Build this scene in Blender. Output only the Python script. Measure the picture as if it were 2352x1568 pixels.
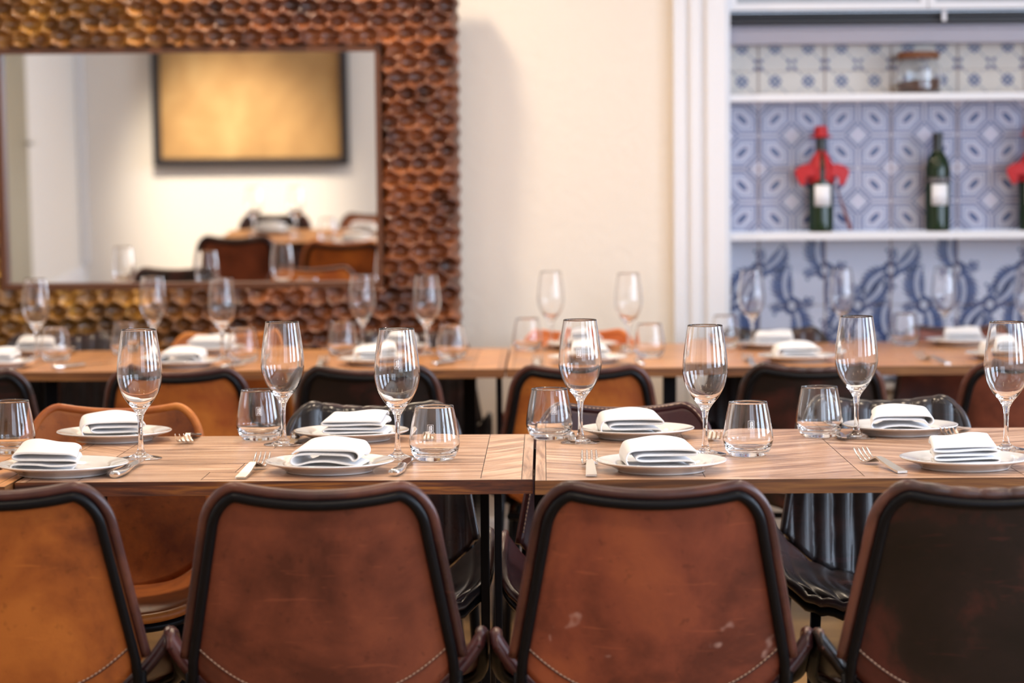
import bpy, bmesh, math, random
from mathutils import Vector, Matrix
PI = math.pi
rnd = random.Random(7)
S = bpy.context.scene
for o in list(bpy.data.objects): bpy.data.objects.remove(o)
COL = S.collection

# ------------------------------------------------------------------ camera
cam_d = bpy.data.cameras.new('camera'); cam = bpy.data.objects.new('camera', cam_d); COL.objects.link(cam)
S.camera = cam
cam_d.sensor_width = 36.0; cam_d.lens = 85.0; cam_d.clip_start = 0.05
cam_d.dof.use_dof = True; cam_d.dof.focus_distance = 4.25; cam_d.dof.aperture_fstop = 3.4
cx = Vector((0.99988686, 0.01283828, -0.00783888)); cy = Vector((0.00702944, 0.06192389, 0.99805612)); cz = cx.cross(cy).normalized()
M = Matrix((cx, cy, cz)).transposed().to_4x4(); M.translation = Vector((0, 0, 1.218))
cam.matrix_world = M

# ------------------------------------------------------------------ world, exposure, big lights
w = bpy.data.worlds.new('world'); S.world = w; w.use_nodes = True
bg = w.node_tree.nodes['Background']; bg.inputs[0].default_value = (0.62, 0.76, 1.0, 1); bg.inputs[1].default_value = 1.5
S.view_settings.view_transform = 'Standard'; S.view_settings.look = 'None'
S.view_settings.gamma = 1.0; S.view_settings.use_curve_mapping = False
S.view_settings.exposure = 0.50
S.cycles.max_bounces = 16; S.cycles.transmission_bounces = 16; S.cycles.transparent_max_bounces = 16
S.cycles.glossy_bounces = 8; S.cycles.diffuse_bounces = 4
S.cycles.sample_clamp_indirect = 6.0
S.cycles.caustics_refractive = True; S.cycles.caustics_reflective = False
S.cycles.blur_glossy = 0.3

def area(name, loc, rot, sx, sy, power, col):
    d = bpy.data.lights.new(name, 'AREA'); d.shape = 'RECTANGLE'; d.size = sx; d.size_y = sy
    d.energy = power; d.color = col
    o = bpy.data.objects.new(name, d); COL.objects.link(o); o.location = loc; o.rotation_euler = rot
    return o
WIN_Y = [1.2, 3.2, 5.2]
for y in WIN_Y:                       # daylight through the three windows of the right wall
    area('window_daylight', (3.72, y, 1.75), (0, PI/2, 0), 1.7, 1.15, 62, (0.66, 0.80, 1.0))
# window behind the photographer, right half of the front wall
area('window_daylight', (1.7, -0.47, 1.75), (PI/2, 0, 0), 2.0, 1.7, 18, (0.80, 0.88, 1.0))

# ------------------------------------------------------------------ material helpers
def mat(name, col=(0.8, 0.8, 0.8), rough=0.5, metal=0.0, **kw):
    m = bpy.data.materials.new(name); m.use_nodes = True
    b = m.node_tree.nodes['Principled BSDF']
    b.inputs['Base Color'].default_value = (*col, 1); b.inputs['Roughness'].default_value = rough
    b.inputs['Metallic'].default_value = metal
    for k, v in kw.items():
        b.inputs[k.replace('_', ' ')].default_value = v
    return m
def nodes(m): return m.node_tree.nodes, m.node_tree.links, m.node_tree.nodes['Principled BSDF']
def tex_coord(N, L, kind='Object', scale=(1, 1, 1)):
    tc = N.new('ShaderNodeTexCoord'); mp = N.new('ShaderNodeMapping'); mp.inputs['Scale'].default_value = scale
    L.new(tc.outputs[kind], mp.inputs['Vector']); return mp.outputs['Vector']
def noise(N, L, vec, scale, detail=3, rough=0.5, dist=0.0):
    n = N.new('ShaderNodeTexNoise'); n.inputs['Scale'].default_value = scale; n.inputs['Detail'].default_value = detail
    n.inputs['Roughness'].default_value = rough; n.inputs['Distortion'].default_value = dist
    L.new(vec, n.inputs['Vector']); return n.outputs['Fac']
def ramp(N, L, fac, stops):
    r = N.new('ShaderNodeValToRGB'); e = r.color_ramp.elements
    while len(e) < len(stops): e.new(0.5)
    for i, (p, c) in enumerate(stops): e[i].position = p; e[i].color = (*c, 1)
    L.new(fac, r.inputs['Fac']); return r.outputs['Color']
def bump(N, L, b, h, strength=0.2, dist=0.01):
    n = N.new('ShaderNodeBump'); n.inputs['Strength'].default_value = strength; n.inputs['Distance'].default_value = dist
    L.new(h, n.inputs['Height']); L.new(n.outputs['Normal'], b.inputs['Normal'])
def mixc(N, L, fac, a, b_):
    n = N.new('ShaderNodeMix'); n.data_type = 'RGBA'
    L.new(fac, n.inputs[0]); L.new(a, n.inputs[6]); L.new(b_, n.inputs[7]); return n.outputs[2]

def leather(name, c1, c2, c3, rough=0.42, coat=0.06, scuff=False):
    m = mat(name, c1, rough, Specular_IOR_Level=0.26); N, L, b = nodes(m)
    b.inputs['Coat Weight'].default_value = coat; b.inputs['Coat Roughness'].default_value = 0.28
    oi = N.new('ShaderNodeObjectInfo'); v = tex_coord(N, L)
    ad = N.new('ShaderNodeVectorMath'); ad.operation = 'ADD'; sc = N.new('ShaderNodeVectorMath'); sc.operation = 'SCALE'
    co = N.new('ShaderNodeCombineXYZ'); L.new(oi.outputs['Random'], co.inputs[0]); L.new(oi.outputs['Random'], co.inputs[2])
    L.new(co.outputs[0], sc.inputs[0]); sc.inputs['Scale'].default_value = 37.0
    L.new(v, ad.inputs[0]); L.new(sc.outputs[0], ad.inputs[1]); v = ad.outputs[0]
    n1 = noise(N, L, v, 5.0, 6, 0.62, 0.3)
    col = ramp(N, L, n1, [(0.36, c2), (0.50, c1), (0.64, c3)])
    n3 = noise(N, L, v, 60, 2, 0.5)
    sp = ramp(N, L, n3, [(0.27, (0.6, 0.6, 0.6)), (0.36, (1, 1, 1))])
    mx = N.new('ShaderNodeMix'); mx.data_type = 'RGBA'; mx.blend_type = 'MULTIPLY'; mx.inputs[0].default_value = 0.6
    L.new(col, mx.inputs[6]); L.new(sp, mx.inputs[7]); L.new(mx.outputs[2], b.inputs['Base Color'])
    # fine scratches and, where the hide is scuffed, small pale marks
    mp = N.new('ShaderNodeMapping'); mp.inputs['Scale'].default_value = (14, 14, 120); mp.inputs['Rotation'].default_value = (0, 0.7, 0); L.new(v, mp.inputs['Vector'])
    sc2 = ramp(N, L, noise(N, L, mp.outputs[0], 1.0, 2, 0.5, 0.6), [(0.66, (0, 0, 0)), (0.72, (0.35, 0.35, 0.35))])
    m3 = N.new('ShaderNodeMix'); m3.data_type = 'RGBA'; L.new(sc2, m3.inputs[0]); L.new(mx.outputs[2], m3.inputs[6]); m3.inputs[7].default_value = (min(1, c3[0]*1.25), c3[1]*1.3, c3[2]*1.4, 1)
    outc = m3.outputs[2]
    if scuff:
        sf = ramp(N, L, noise(N, L, v, 11.0, 3, 0.6, 0.2), [(0.665, (0, 0, 0)), (0.72, (0.5, 0.5, 0.5))])
        m4 = N.new('ShaderNodeMix'); m4.data_type = 'RGBA'; L.new(sf, m4.inputs[0]); L.new(outc, m4.inputs[6]); m4.inputs[7].default_value = (0.62, 0.42, 0.36, 1); outc = m4.outputs[2]
    L.new(outc, b.inputs['Base Color'])
    rr = ramp(N, L, n1, [(0.2, (rough*0.8,)*3), (0.8, (rough*1.25,)*3)]); L.new(rr, b.inputs['Roughness'])
    bump(N, L, b, noise(N, L, v, 260, 4), 0.12, 0.002)
    return m
LEA = {
 'tan': leather('leather_tan', (0.29, 0.082, 0.018), (0.14, 0.036, 0.012), (0.40, 0.125, 0.024)),
 'cognac': leather('leather_cognac', (0.42, 0.13, 0.025), (0.28, 0.07, 0.018), (0.50, 0.18, 0.035)),
 'brown': leather('leather_brown', (0.150, 0.040, 0.021), (0.075, 0.020, 0.012), (0.21, 0.058, 0.027)),
 'rust': leather('leather_rust', (0.185, 0.047, 0.025), (0.095, 0.025, 0.015), (0.26, 0.070, 0.030), scuff=True),
 'plum': leather('leather_plum', (0.055, 0.016, 0.018), (0.030, 0.010, 0.012), (0.085, 0.024, 0.022), 0.33, 0.3),
 'dark': leather('leather_dark', (0.011, 0.006, 0.005), (0.005, 0.0035, 0.003), (0.060, 0.014, 0.010), 0.40),
 'black': leather('leather_black', (0.022, 0.017, 0.018), (0.013, 0.011, 0.012), (0.045, 0.022, 0.022), 0.25, 0.3),
 'orange': leather('leather_orange', (0.50, 0.13, 0.030), (0.36, 0.08, 0.02), (0.58, 0.18, 0.05)),
}
LIP = {
 'tan': leather('leather_lip_tan', (0.055, 0.018, 0.015), (0.03, 0.011, 0.010), (0.11, 0.036, 0.022), 0.30, 0.25),
 'dark': leather('leather_lip_dark', (0.055, 0.024, 0.020), (0.02, 0.012, 0.011), (0.13, 0.05, 0.035), 0.30, 0.25),
}
M_rod = mat('black_painted_steel', (0.004, 0.004, 0.005), 0.33, 0.0, Specular_IOR_Level=0.12)
M_stitch = mat('tan_thread', (0.42, 0.28, 0.20), 0.8)
M_steel = mat('polished_steel', (0.80, 0.79, 0.77), 0.16, 1.0)
M_steel_s = mat('brushed_steel', (0.72, 0.70, 0.66), 0.32, 1.0)
M_dkins = mat('dark_handle_inlay', (0.05, 0.03, 0.025), 0.3)
M_plate = mat('white_porcelain', (0.74, 0.72, 0.70), 0.10, 0.0, Coat_Weight=0.6)
M_etch = mat('white_print', (0.92, 0.92, 0.94), 0.6)
M_white = mat('white_paint', (0.80, 0.80, 0.83), 0.35)
M_whiteg = mat('white_gloss_paint', (0.72, 0.72, 0.74), 0.22)
M_black = mat('dark_slot', (0.02, 0.02, 0.022), 0.5)
M_slat = mat('grey_shutter', (0.03, 0.028, 0.032), 0.45)
M_cloth = mat('white_linen', (0.70, 0.69, 0.70), 0.85, 0.0, Sheen_Weight=0.25)
N, L, b = nodes(M_cloth); bump(N, L, b, noise(N, L, tex_coord(N, L), 420, 3), 0.15, 0.001)
M_cork = mat('dark_cork', (0.16, 0.06, 0.025), 0.8)
M_spice = mat('brown_spice', (0.10, 0.045, 0.03), 0.9)
M_red = mat('red_felt', (0.45, 0.012, 0.018), 0.6)
M_label = mat('bottle_paper', (0.78, 0.78, 0.80), 0.6)
M_capsule = mat('black_capsule', (0.012, 0.014, 0.012), 0.35)
M_text = mat('pale_print', (0.55, 0.52, 0.55), 0.6)
M_stick = mat('red_brown_stick', (0.17, 0.04, 0.03), 0.5)
def glassmat(name, col=(1, 1, 1), ior=1.46, rough=0.0):
    m = bpy.data.materials.new(name); m.use_nodes = True; N = m.node_tree.nodes; L = m.node_tree.links
    N.remove(N['Principled BSDF']); g = N.new('ShaderNodeBsdfGlass'); g.inputs['Color'].default_value = (*col, 1)
    g.inputs['IOR'].default_value = ior; g.inputs['Roughness'].default_value = rough
    L.new(g.outputs[0], N['Material Output'].inputs['Surface']); return m
M_glass = glassmat('clear_glass', (1, 1, 1))
M_bottle = mat('green_bottle_glass', (0.003, 0.018, 0.002), 0.05, 0.0, IOR=1.45)
M_mirror = mat('mirror_silver', (0.93, 0.92, 0.90), 0.01, 1.0)
def emit(name, col, s):
    m = bpy.data.materials.new(name); m.use_nodes = True; N = m.node_tree.nodes; L = m.node_tree.links
    N.remove(N['Principled BSDF']); e = N.new('ShaderNodeEmission'); e.inputs[0].default_value = (*col, 1); e.inputs[1].default_value = s
    L.new(e.outputs[0], N['Material Output'].inputs['Surface']); return m
M_bulb = emit('lamp_glow', (1.0, 0.86, 0.66), 60)

def wallmat(name, col, b_s=0.12):
    m = mat(name, col, 0.75); N, L, b = nodes(m); v = tex_coord(N, L)
    bump(N, L, b, noise(N, L, v, 38, 5, 0.6), b_s, 0.01); return m
M_wallb = wallmat('cream_plaster', (0.76, 0.69, 0.60), 0.25)
M_wall = wallmat('white_plaster', (0.76, 0.72, 0.67))
M_ceil = wallmat('ceiling_paint', (0.80, 0.78, 0.75))

def woodmat(name, dark, mid, light, rough=0.42, contrast=1.0):
    m = mat(name, mid, rough); N, L, b = nodes(m)
    v = tex_coord(N, L, 'UV', (1, 1, 1))
    mp = N.new('ShaderNodeMapping'); mp.inputs['Scale'].default_value = (2.2, 26, 1); L.new(v, mp.inputs['Vector'])
    n1 = noise(N, L, mp.outputs[0], 1.6, 5, 0.6, 1.2)
    mp2 = N.new('ShaderNodeMapping'); mp2.inputs['Scale'].default_value = (9, 150, 1); L.new(v, mp2.inputs['Vector'])
    n2 = noise(N, L, mp2.outputs[0], 1.0, 3, 0.6, 0.4)
    col = ramp(N, L, n1, [(0.34, dark), (0.5, mid), (0.66, light)])
    c2 = ramp(N, L, n2, [(0.35, (0.72, 0.66, 0.6)), (0.6, (1, 1, 1))])
    mx = N.new('ShaderNodeMix'); mx.data_type = 'RGBA'; mx.blend_type = 'MULTIPLY'; mx.inputs[0].default_value = 0.7 * contrast
    L.new(col, mx.inputs[6]); L.new(c2, mx.inputs[7])
    at = N.new('ShaderNodeAttribute'); at.attribute_name = 'tone'
    m2 = N.new('ShaderNodeMix'); m2.data_type = 'RGBA'; m2.blend_type = 'MULTIPLY'; m2.inputs[0].default_value = 1.0
    L.new(mx.outputs[2], m2.inputs[6]); L.new(at.outputs['Color'], m2.inputs[7])
    L.new(m2.outputs[2], b.inputs['Base Color'])
    bump(N, L, b, n2, 0.15, 0.001)
    return m
M_top = woodmat('oak_table_top', (0.26, 0.130, 0.075), (0.54, 0.325, 0.205), (0.76, 0.53, 0.38), 0.30)
M_topw = woodmat('oak_table_top_warm', (0.36, 0.15, 0.05), (0.58, 0.27, 0.10), (0.72, 0.40, 0.17), 0.30)
M_edge = woodmat('dark_table_edge', (0.03, 0.008, 0.004), (0.12, 0.032, 0.009), (0.36, 0.13, 0.02), 0.5)
M_edge2 = woodmat('oak_table_edge', (0.08, 0.028, 0.007), (0.18, 0.066, 0.016), (0.28, 0.12, 0.028), 0.5)
M_floor = woodmat('plank_floor', (0.22, 0.12, 0.045), (0.36, 0.20, 0.08), (0.48, 0.29, 0.13), 0.35)
M_frame_in = mat('frame_inner_wood', (0.10, 0.035, 0.014), 0.4)

# ------------------------------------------------------------------ mesh helpers
def finish(o, parent=None):
    COL.objects.link(o)
    if parent is not None: o.parent = parent
    return o
def mk(name, V, F, mats, parent=None, smooth=True, mi=None, uv=None, tone=None, angle=None):
    me = bpy.data.meshes.new(name); me.from_pydata([tuple(v) for v in V], [], F); me.update()
    if not isinstance(mats, (list, tuple)): mats = [mats]
    for m in mats: me.materials.append(m)
    if mi is not None:
        for p, k in zip(me.polygons, mi): p.material_index = k
    if smooth: me.polygons.foreach_set('use_smooth', [True]*len(me.polygons))
    if uv is not None:
        ul = me.uv_layers.new(name='UVMap'); k = 0
        for pi, p in enumerate(me.polygons):
            for li, lo in enumerate(p.loop_indices): ul.data[lo].uv = uv[pi][li]
    if tone is not None:
        ca = me.color_attributes.new('tone', 'FLOAT_COLOR', 'CORNER')
        for pi, p in enumerate(me.polygons):
            for lo in p.loop_indices: ca.data[lo].color = (*tone[pi], 1)
    if angle: me.set_sharp_from_angle(angle=angle)
    me.update()
    return finish(bpy.data.objects.new(name, me), parent)
def merge(parts):
    V, F = [], []
    for v, f in parts:
        n = len(V); V += list(v); F += [tuple(i+n for i in q) for q in f]
    return V, F
def lathe(prof, n=48, close=False):
    V, F = [], []; m = len(prof)
    idx = []
    for r, z in prof:
        if r < 1e-6: idx.append([len(V)]*n); V.append((0, 0, z))
        else:
            s = len(V); idx.append([s+k for k in range(n)])
            V += [(r*math.cos(2*PI*k/n), r*math.sin(2*PI*k/n), z) for k in range(n)]
    for i in range(m-1):
        for k in range(n):
            a, b_, c, d = idx[i][k], idx[i][(k+1) % n], idx[i+1][(k+1) % n], idx[i+1][k]
            q = []
            for t in (a, b_, c, d):
                if t not in q: q.append(t)
            if len(q) > 2: F.append(tuple(q))
    return V, F
def smooth_prof(pts, per=6):
    out = []
    P = [pts[0]] + list(pts) + [pts[-1]]
    for i in range(1, len(P)-2):
        p0, p1, p2, p3 = P[i-1], P[i], P[i+1], P[i+2]
        for k in range(per):
            t = k/per
            out.append(tuple(0.5*((2*p1[j]) + (-p0[j]+p2[j])*t + (2*p0[j]-5*p1[j]+4*p2[j]-p3[j])*t*t + (-p0[j]+3*p1[j]-3*p2[j]+p3[j])*t**3) for j in range(len(p1))))
    out.append(tuple(pts[-1])); return out
def tube(pts, r, n=10, closed=False, caps=True, flat=1.0):
    P = [Vector(p) for p in pts]; m = len(P); V, F = [], []
    T = []
    for i in range(m):
        if closed: t = P[(i+1) % m]-P[i-1]
        else: t = P[min(i+1, m-1)]-P[max(i-1, 0)]
        T.append(t.normalized())
    up = Vector((0, 0, 1)) if abs(T[0].z) < 0.9 else Vector((0, 1, 0))
    u = T[0].cross(up).normalized()
    rr = r if isinstance(r, (list, tuple)) else [r]*m
    for i in range(m):
        u = (u - T[i]*u.dot(T[i])).normalized(); v = T[i].cross(u)
        for k in range(n):
            a = 2*PI*k/n; V.append(P[i] + u*math.cos(a)*rr[i] + v*math.sin(a)*rr[i]*flat)
    for i in range(m if closed else m-1):
        j = (i+1) % m
        for k in range(n):
            F.append((i*n+k, i*n+(k+1) % n, j*n+(k+1) % n, j*n+k))
    if caps and not closed:
        F.append(tuple(range(n-1, -1, -1))); F.append(tuple((m-1)*n+k for k in range(n)))
    return V, F
def box(x0, x1, y0, y1, z0, z1):
    V = [(x, y, z) for z in (z0, z1) for y in (y0, y1) for x in (x0, x1)]
    F = [(0, 2, 3, 1), (4, 5, 7, 6), (0, 1, 5, 4), (2, 6, 7, 3), (0, 4, 6, 2), (1, 3, 7, 5)]
    return V, F
def bevel_obj(o, wd=0.003, seg=2):
    m = o.modifiers.new('bevel', 'BEVEL'); m.width = wd; m.segments = seg; m.limit_method = 'ANGLE'
    return o
def boxo(name, dims, m, parent=None, bev=0.0, **kw):
    V, F = box(*dims); o = mk(name, V, F, m, parent, smooth=False)
    if bev: bevel_obj(o, bev)
    return o
def thicken(V, F, nu, nv, t):
    """closed shell from a (nu x nv) grid: offsets along vertex normals by t"""
    P = [Vector(v) for v in V]; Nn = [Vector((0, 0, 0)) for _ in P]
    for f in F:
        n = (P[f[2]]-P[f[0]]).cross(P[f[3]]-P[f[1]])
        for i in f: Nn[i] += n
    Q = [p - n.normalized()*t if n.length > 0 else p for p, n in zip(P, Nn)]
    m = len(P); F2 = list(F) + [tuple(m+i for i in reversed(f)) for f in F]
    ring = [i for i in range(nu)] + [j*nu+nu-1 for j in range(1, nv)] + [(nv-1)*nu+i for i in range(nu-2, -1, -1)] + [j*nu for j in range(nv-2, 0, -1)]
    for a, b_ in zip(ring, ring[1:]+ring[:1]): F2.append((b_, a, a+m, b_+m))
    return P+Q, F2
def grid(fn, us, vs):
    V = [fn(u, v) for v in vs for u in us]; nu = len(us)
    F = [(j*nu+i, j*nu+i+1, (j+1)*nu+i+1, (j+1)*nu+i) for j in range(len(vs)-1) for i in range(nu-1)]
    return V, F
def empty(name, loc, rz=0.0, label=None, cat=None, group=None):
    o = bpy.data.objects.new(name, None); o.empty_display_size = 0.05; COL.objects.link(o)
    o.location = loc; o.rotation_euler = (0, 0, rz)
    return tag(o, label, cat, group)
def tag(o, label=None, cat=None, group=None, kind=None):
    if label: o['label'] = label
    if cat: o['category'] = cat
    if group: o['group'] = group
    if kind: o['kind'] = kind
    return o
def struct(o): o['kind'] = 'structure'; return o
def dup(root, loc, rz=0.0, label=None, group=None):
    r = root.copy(); COL.objects.link(r); r.location = loc; r.rotation_euler = (0, 0, rz)
    if label: r['label'] = label
    if group: r['group'] = group
    for ch in list(root.children):
        c = ch.copy(); COL.objects.link(c); c.parent = r
        for g in list(ch.children):
            d = g.copy(); COL.objects.link(d); d.parent = c
    return r
class Proto:
    """first placement uses the built thing itself, later ones copies of it"""
    def __init__(s, root): s.root = root; s.used = False
    def put(s, loc, rz, label, group):
        if not s.used:
            s.used = True; o = s.root; o.location = loc; o.rotation_euler = (0, 0, rz); o['label'] = label
            if group: o['group'] = group
            return o
        return dup(s.root, loc, rz, label, group)

# ------------------------------------------------------------------ the room
XL, XR, YF, YB, ZC = -2.96, 3.6, -0.20, 7.73, 2.95
def planks(name, x0, x1, y0, y1, z, pw, pl, mt, rot=False, parent=None, th=0.0):
    V, F, UV, T = [], [], [], []
    y = y0; row = 0
    while y < y1-1e-6:
        yy = min(y+pw, y1); x = x0 - (pl*rnd.random())
        while x < x1:
            a, b_ = max(x, x0), min(x+pl, x1)
            if b_ > a:
                n = len(V); g = 0.0012
                V += [(a+g, y+g, z), (b_-g, y+g, z), (b_-g, yy-g, z), (a+g, yy-g, z)]; F.append((n, n+1, n+2, n+3))
                ox, oy = rnd.random()*20, rnd.random()*20
                UV.append([(a+ox, y+oy), (b_+ox, y+oy), (b_+ox, yy+oy), (a+ox, yy+oy)])
                t = 0.8+0.35*rnd.random(); T.append((t, t, t*0.97))
            x += pl
        y = yy; row += 1
    return V, F, UV, T
V, F, UV, T = planks('floor', XL, XR, YF, YB, 0.0, 0.14, 1.3, M_floor)
n = len(V); bv, bf = box(XL, XR, YF, YB, -0.06, -0.002)
V += bv; F += [tuple(i+n for i in f) for f in bf]; UV += [[(0, 0)]*4]*6; T += [(0.25, 0.25, 0.25)]*6
struct(mk('floor', V, F, M_floor, smooth=False, uv=UV, tone=T))
struct(boxo('ceiling', (XL, XR, YF, YB, ZC, ZC+0.1), M_ceil))
# back wall with the tiled niche opening
NX0, NX1, NZ0, NZ1 = 0.583, 2.45, 0.60, 1.786
struct(mk('wall_back', *merge([box(XL, NX0, YB, YB+0.25, 0, ZC), box(NX1, XR, YB, YB+0.25, 0, ZC),
      box(NX0, NX1, YB, YB+0.25, 0, NZ0), box(NX0, NX1, YB, YB+0.25, 2.45, ZC)]), M_wallb, smooth=False))
struct(boxo('wall_left', (XL-0.12, XL, YF-0.12, YB+0.25, 0, ZC), M_wall))
rb = []
ys = [YF-0.12]
for y in WIN_Y:
    rb.append(box(XR, XR+0.2, ys[-1], y-0.62, 0, ZC)); rb.append(box(XR, XR+0.2, y-0.62, y+0.62, 0, 0.85)); rb.append(box(XR, XR+0.2, y-0.62, y+0.62, 2.65, ZC))
    ys.append(y+0.62)
rb.append(box(XR, XR+0.2, ys[-1], YB+0.25, 0, ZC))
struct(mk('wall_right', *merge(rb), M_wall, smooth=False))
struct(mk('wall_front', *merge([box(XL, 0.65, YF-0.2, YF, 0, ZC), box(2.75, XR, YF-0.2, YF, 0, ZC),
      box(0.65, 2.75, YF-0.2, YF, 0, 0.85), box(0.65, 2.75, YF-0.2, YF, 2.65, ZC)]), M_wall, smooth=False))
for k, y in enumerate(WIN_Y):
    z0, z1, t = 0.85, 2.65, 0.05
    bars = [box(XR+0.03, XR+0.09, y-0.62, y-0.62+t, z0, z1), box(XR+0.03, XR+0.09, y+0.62-t, y+0.62, z0, z1),
            box(XR+0.03, XR+0.09, y-0.62, y+0.62, z0, z0+t), box(XR+0.03, XR+0.09, y-0.62, y+0.62, z1-t, z1),
            box(XR+0.04, XR+0.08, y-0.02, y+0.02, z0, z1), box(XR+0.04, XR+0.08, y-0.62, y+0.62, 1.95, 2.0)]
    struct(mk('window_%d' % (k+1), *merge(bars), M_white, smooth=False))
bars = [box(0.65, 0.7, YF-0.12, YF-0.06, 0.85, 2.65), box(2.7, 2.75, YF-0.12, YF-0.06, 0.85, 2.65), box(1.67, 1.73, YF-0.12, YF-0.06, 0.85, 2.65),
        box(0.65, 2.75, YF-0.12, YF-0.06, 0.85, 0.9), box(0.65, 2.75, YF-0.12, YF-0.06, 2.6, 2.65)]
struct(mk('window_4', *merge(bars), M_white, smooth=False))
struct(bevel_obj(boxo('baseboard_back', (XL, 0.40, YB-0.018, YB, 0, 0.17), M_white), 0.004))
struct(bevel_obj(boxo('baseboard_left', (XL, XL+0.018, YF, YB-0.02, 0, 0.15), M_white), 0.004))
# pale corner moulding and a narrow dark olive-beige panel with a handle on the left wall
struct(bevel_obj(boxo('trim_1', (XL, XL+0.05, YF, YF+0.05, 0.15, ZC), M_whiteg), 0.01))
M_panel = mat('olive_beige_panel', (0.30, 0.27, 0.20), 0.5)
d = boxo('wall_panel_1', (XL, XL+0.03, 1.45, 2.05, 0, 2.1), M_panel); bevel_obj(d, 0.006); struct(d)
hd = mk('panel_handle', *tube([(XL+0.03, 1.50, 1.03), (XL+0.08, 1.50, 1.03), (XL+0.08, 1.60, 1.03)], 0.009), M_steel_s, d)
# fluted white casing at the left of the niche
prof = [(0.413, 7.73), (0.413, 7.700), (0.418, 7.694), (0.452, 7.694), (0.458, 7.702), (0.464, 7.694), (0.470, 7.688), (0.497, 7.688), (0.503, 7.697),
        (0.511, 7.697), (0.517, 7.684), (0.522, 7.680), (0.578, 7.680), (0.583, 7.684), (0.583, 7.73)]
V = [(x, y, 0.0) for x, y in prof] + [(x, y, 2.6) for x, y in prof]; m_ = len(prof)
F = [(i, i+1, i+1+m_, i+m_) for i in range(m_-1)] + [(m_-1, 0, m_, 2*m_-1), tuple(range(m_-1, -1, -1)), tuple(range(m_, 2*m_))]
struct(mk('trim_2', V, F, M_whiteg, smooth=False))
# niche lining: side, bottom, valance beam
struct(mk('trim_3', *merge([box(NX0, NX0+0.012, YB-0.02, YB+0.149, NZ0, 2.45), box(NX1-0.012, NX1, YB-0.02, YB+0.149, NZ0, 2.45), box(NX0, NX1, YB-0.02, YB+0.149, NZ0-0.02, NZ0)]), M_whiteg, smooth=False))
M_beam = mat('shaded_white_paint', (0.33, 0.315, 0.37), 0.4)  # white beam; the shade beneath the cabinet is put into its colour
beam = mk('trim_4', *merge([box(NX0+0.012, NX1-0.012, 7.80, 7.879, 1.682, 1.728), box(NX0+0.012, NX1-0.012, 7.805, 7.879, 1.728, 1.742)]), M_beam, smooth=False)
bevel_obj(beam, 0.004, 2); struct(beam)

# ------------------------------------------------------------------ tiles (painted pattern laid into one tile panel per bank)
TP = 0.2145; TX0 = 0.7; YT = 7.879
M_tileA = mat('cream_tile', (0.52, 0.47, 0.42), 0.18); M_tileB = mat('lilac_white_tile', (0.50, 0.48, 0.58), 0.18); M_tileC = mat('blue_white_tile', (0.50, 0.52, 0.62), 0.15)
M_gro = mat('brown_grout', (0.24, 0.17, 0.15), 0.8)
M_bl1 = mat('blue_glaze', (0.045, 0.075, 0.19), 0.2); M_bl2 = mat('pale_blue_glaze', (0.19, 0.24, 0.39), 0.2); M_bl3 = mat('navy_glaze', (0.045, 0.065, 0.16), 0.2)
class Panel:
    def __init__(s, z0, z1, mats): s.V = []; s.F = []; s.mi = []; s.z0 = z0; s.z1 = z1; s.mats = mats
    def poly(s, pts, mi, lay=1):
        # clip to the bank's rectangle
        P = list(pts)
        for ax, lim, sg in ((0, NX0+0.013, 1), (0, NX1-0.013, -1), (1, s.z0+0.0005, 1), (1, s.z1-0.0005, -1)):
            Q = []
            for i in range(len(P)):
                a, b_ = P[i-1], P[i]; ia = (a[ax]-lim)*sg >= 0; ib = (b_[ax]-lim)*sg >= 0
                if ia != ib:
                    t = (lim-a[ax])/(b_[ax]-a[ax]); Q.append((a[0]+t*(b_[0]-a[0]), a[1]+t*(b_[1]-a[1])))
                if ib: Q.append(b_)
            P = Q
            if len(P) < 3: return
        n = len(s.V); s.V += [(x, YT-0.0012-0.0004*lay, z) for x, z in P]; s.F.append(tuple(range(n, n+len(P)))); s.mi.append(mi)
    def line(s, a, b_, wd, mi, lay=1):
        d = Vector((b_[0]-a[0], b_[1]-a[1])); n = Vector((-d.y, d.x)).normalized()*wd/2
        s.poly([(a[0]+n.x, a[1]+n.y), (b_[0]+n.x, b_[1]+n.y), (b_[0]-n.x, b_[1]-n.y), (a[0]-n.x, a[1]-n.y)], mi, lay)
    def ring(s, pts, k, mi, lay=1):
        cxx = sum(p[0] for p in pts)/len(pts); cz_ = sum(p[1] for p in pts)/len(pts)
        q = [(cxx+(p[0]-cxx)*k, cz_+(p[1]-cz_)*k) for p in pts]
        for i in range(len(pts)): s.poly([pts[i-1], pts[i], q[i], q[i-1]], mi, lay)
    def build(s, name, zbase):
        # base slab plus grout lines
        bv, bf = box(NX0, NX1, YT-0.0012, YT+0.05, s.z0, s.z1)
        n = len(s.V); s.V += bv; s.F += [tuple(i+n for i in f) for f in bf]; s.mi += [0]*6
        x = TX0 - TP*1
        while x < NX1+TP:
            s.line((x, s.z0-1), (x, s.z1+1), 0.0045, 1, 4); x += TP
        z = zbase
        while z > s.z0: 
            s.line((NX0, z), (NX1, z), 0.0022, 1, 3); z -= TP
        return struct(mk(name, s.V, s.F, s.mats, smooth=False, mi=s.mi))
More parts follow.
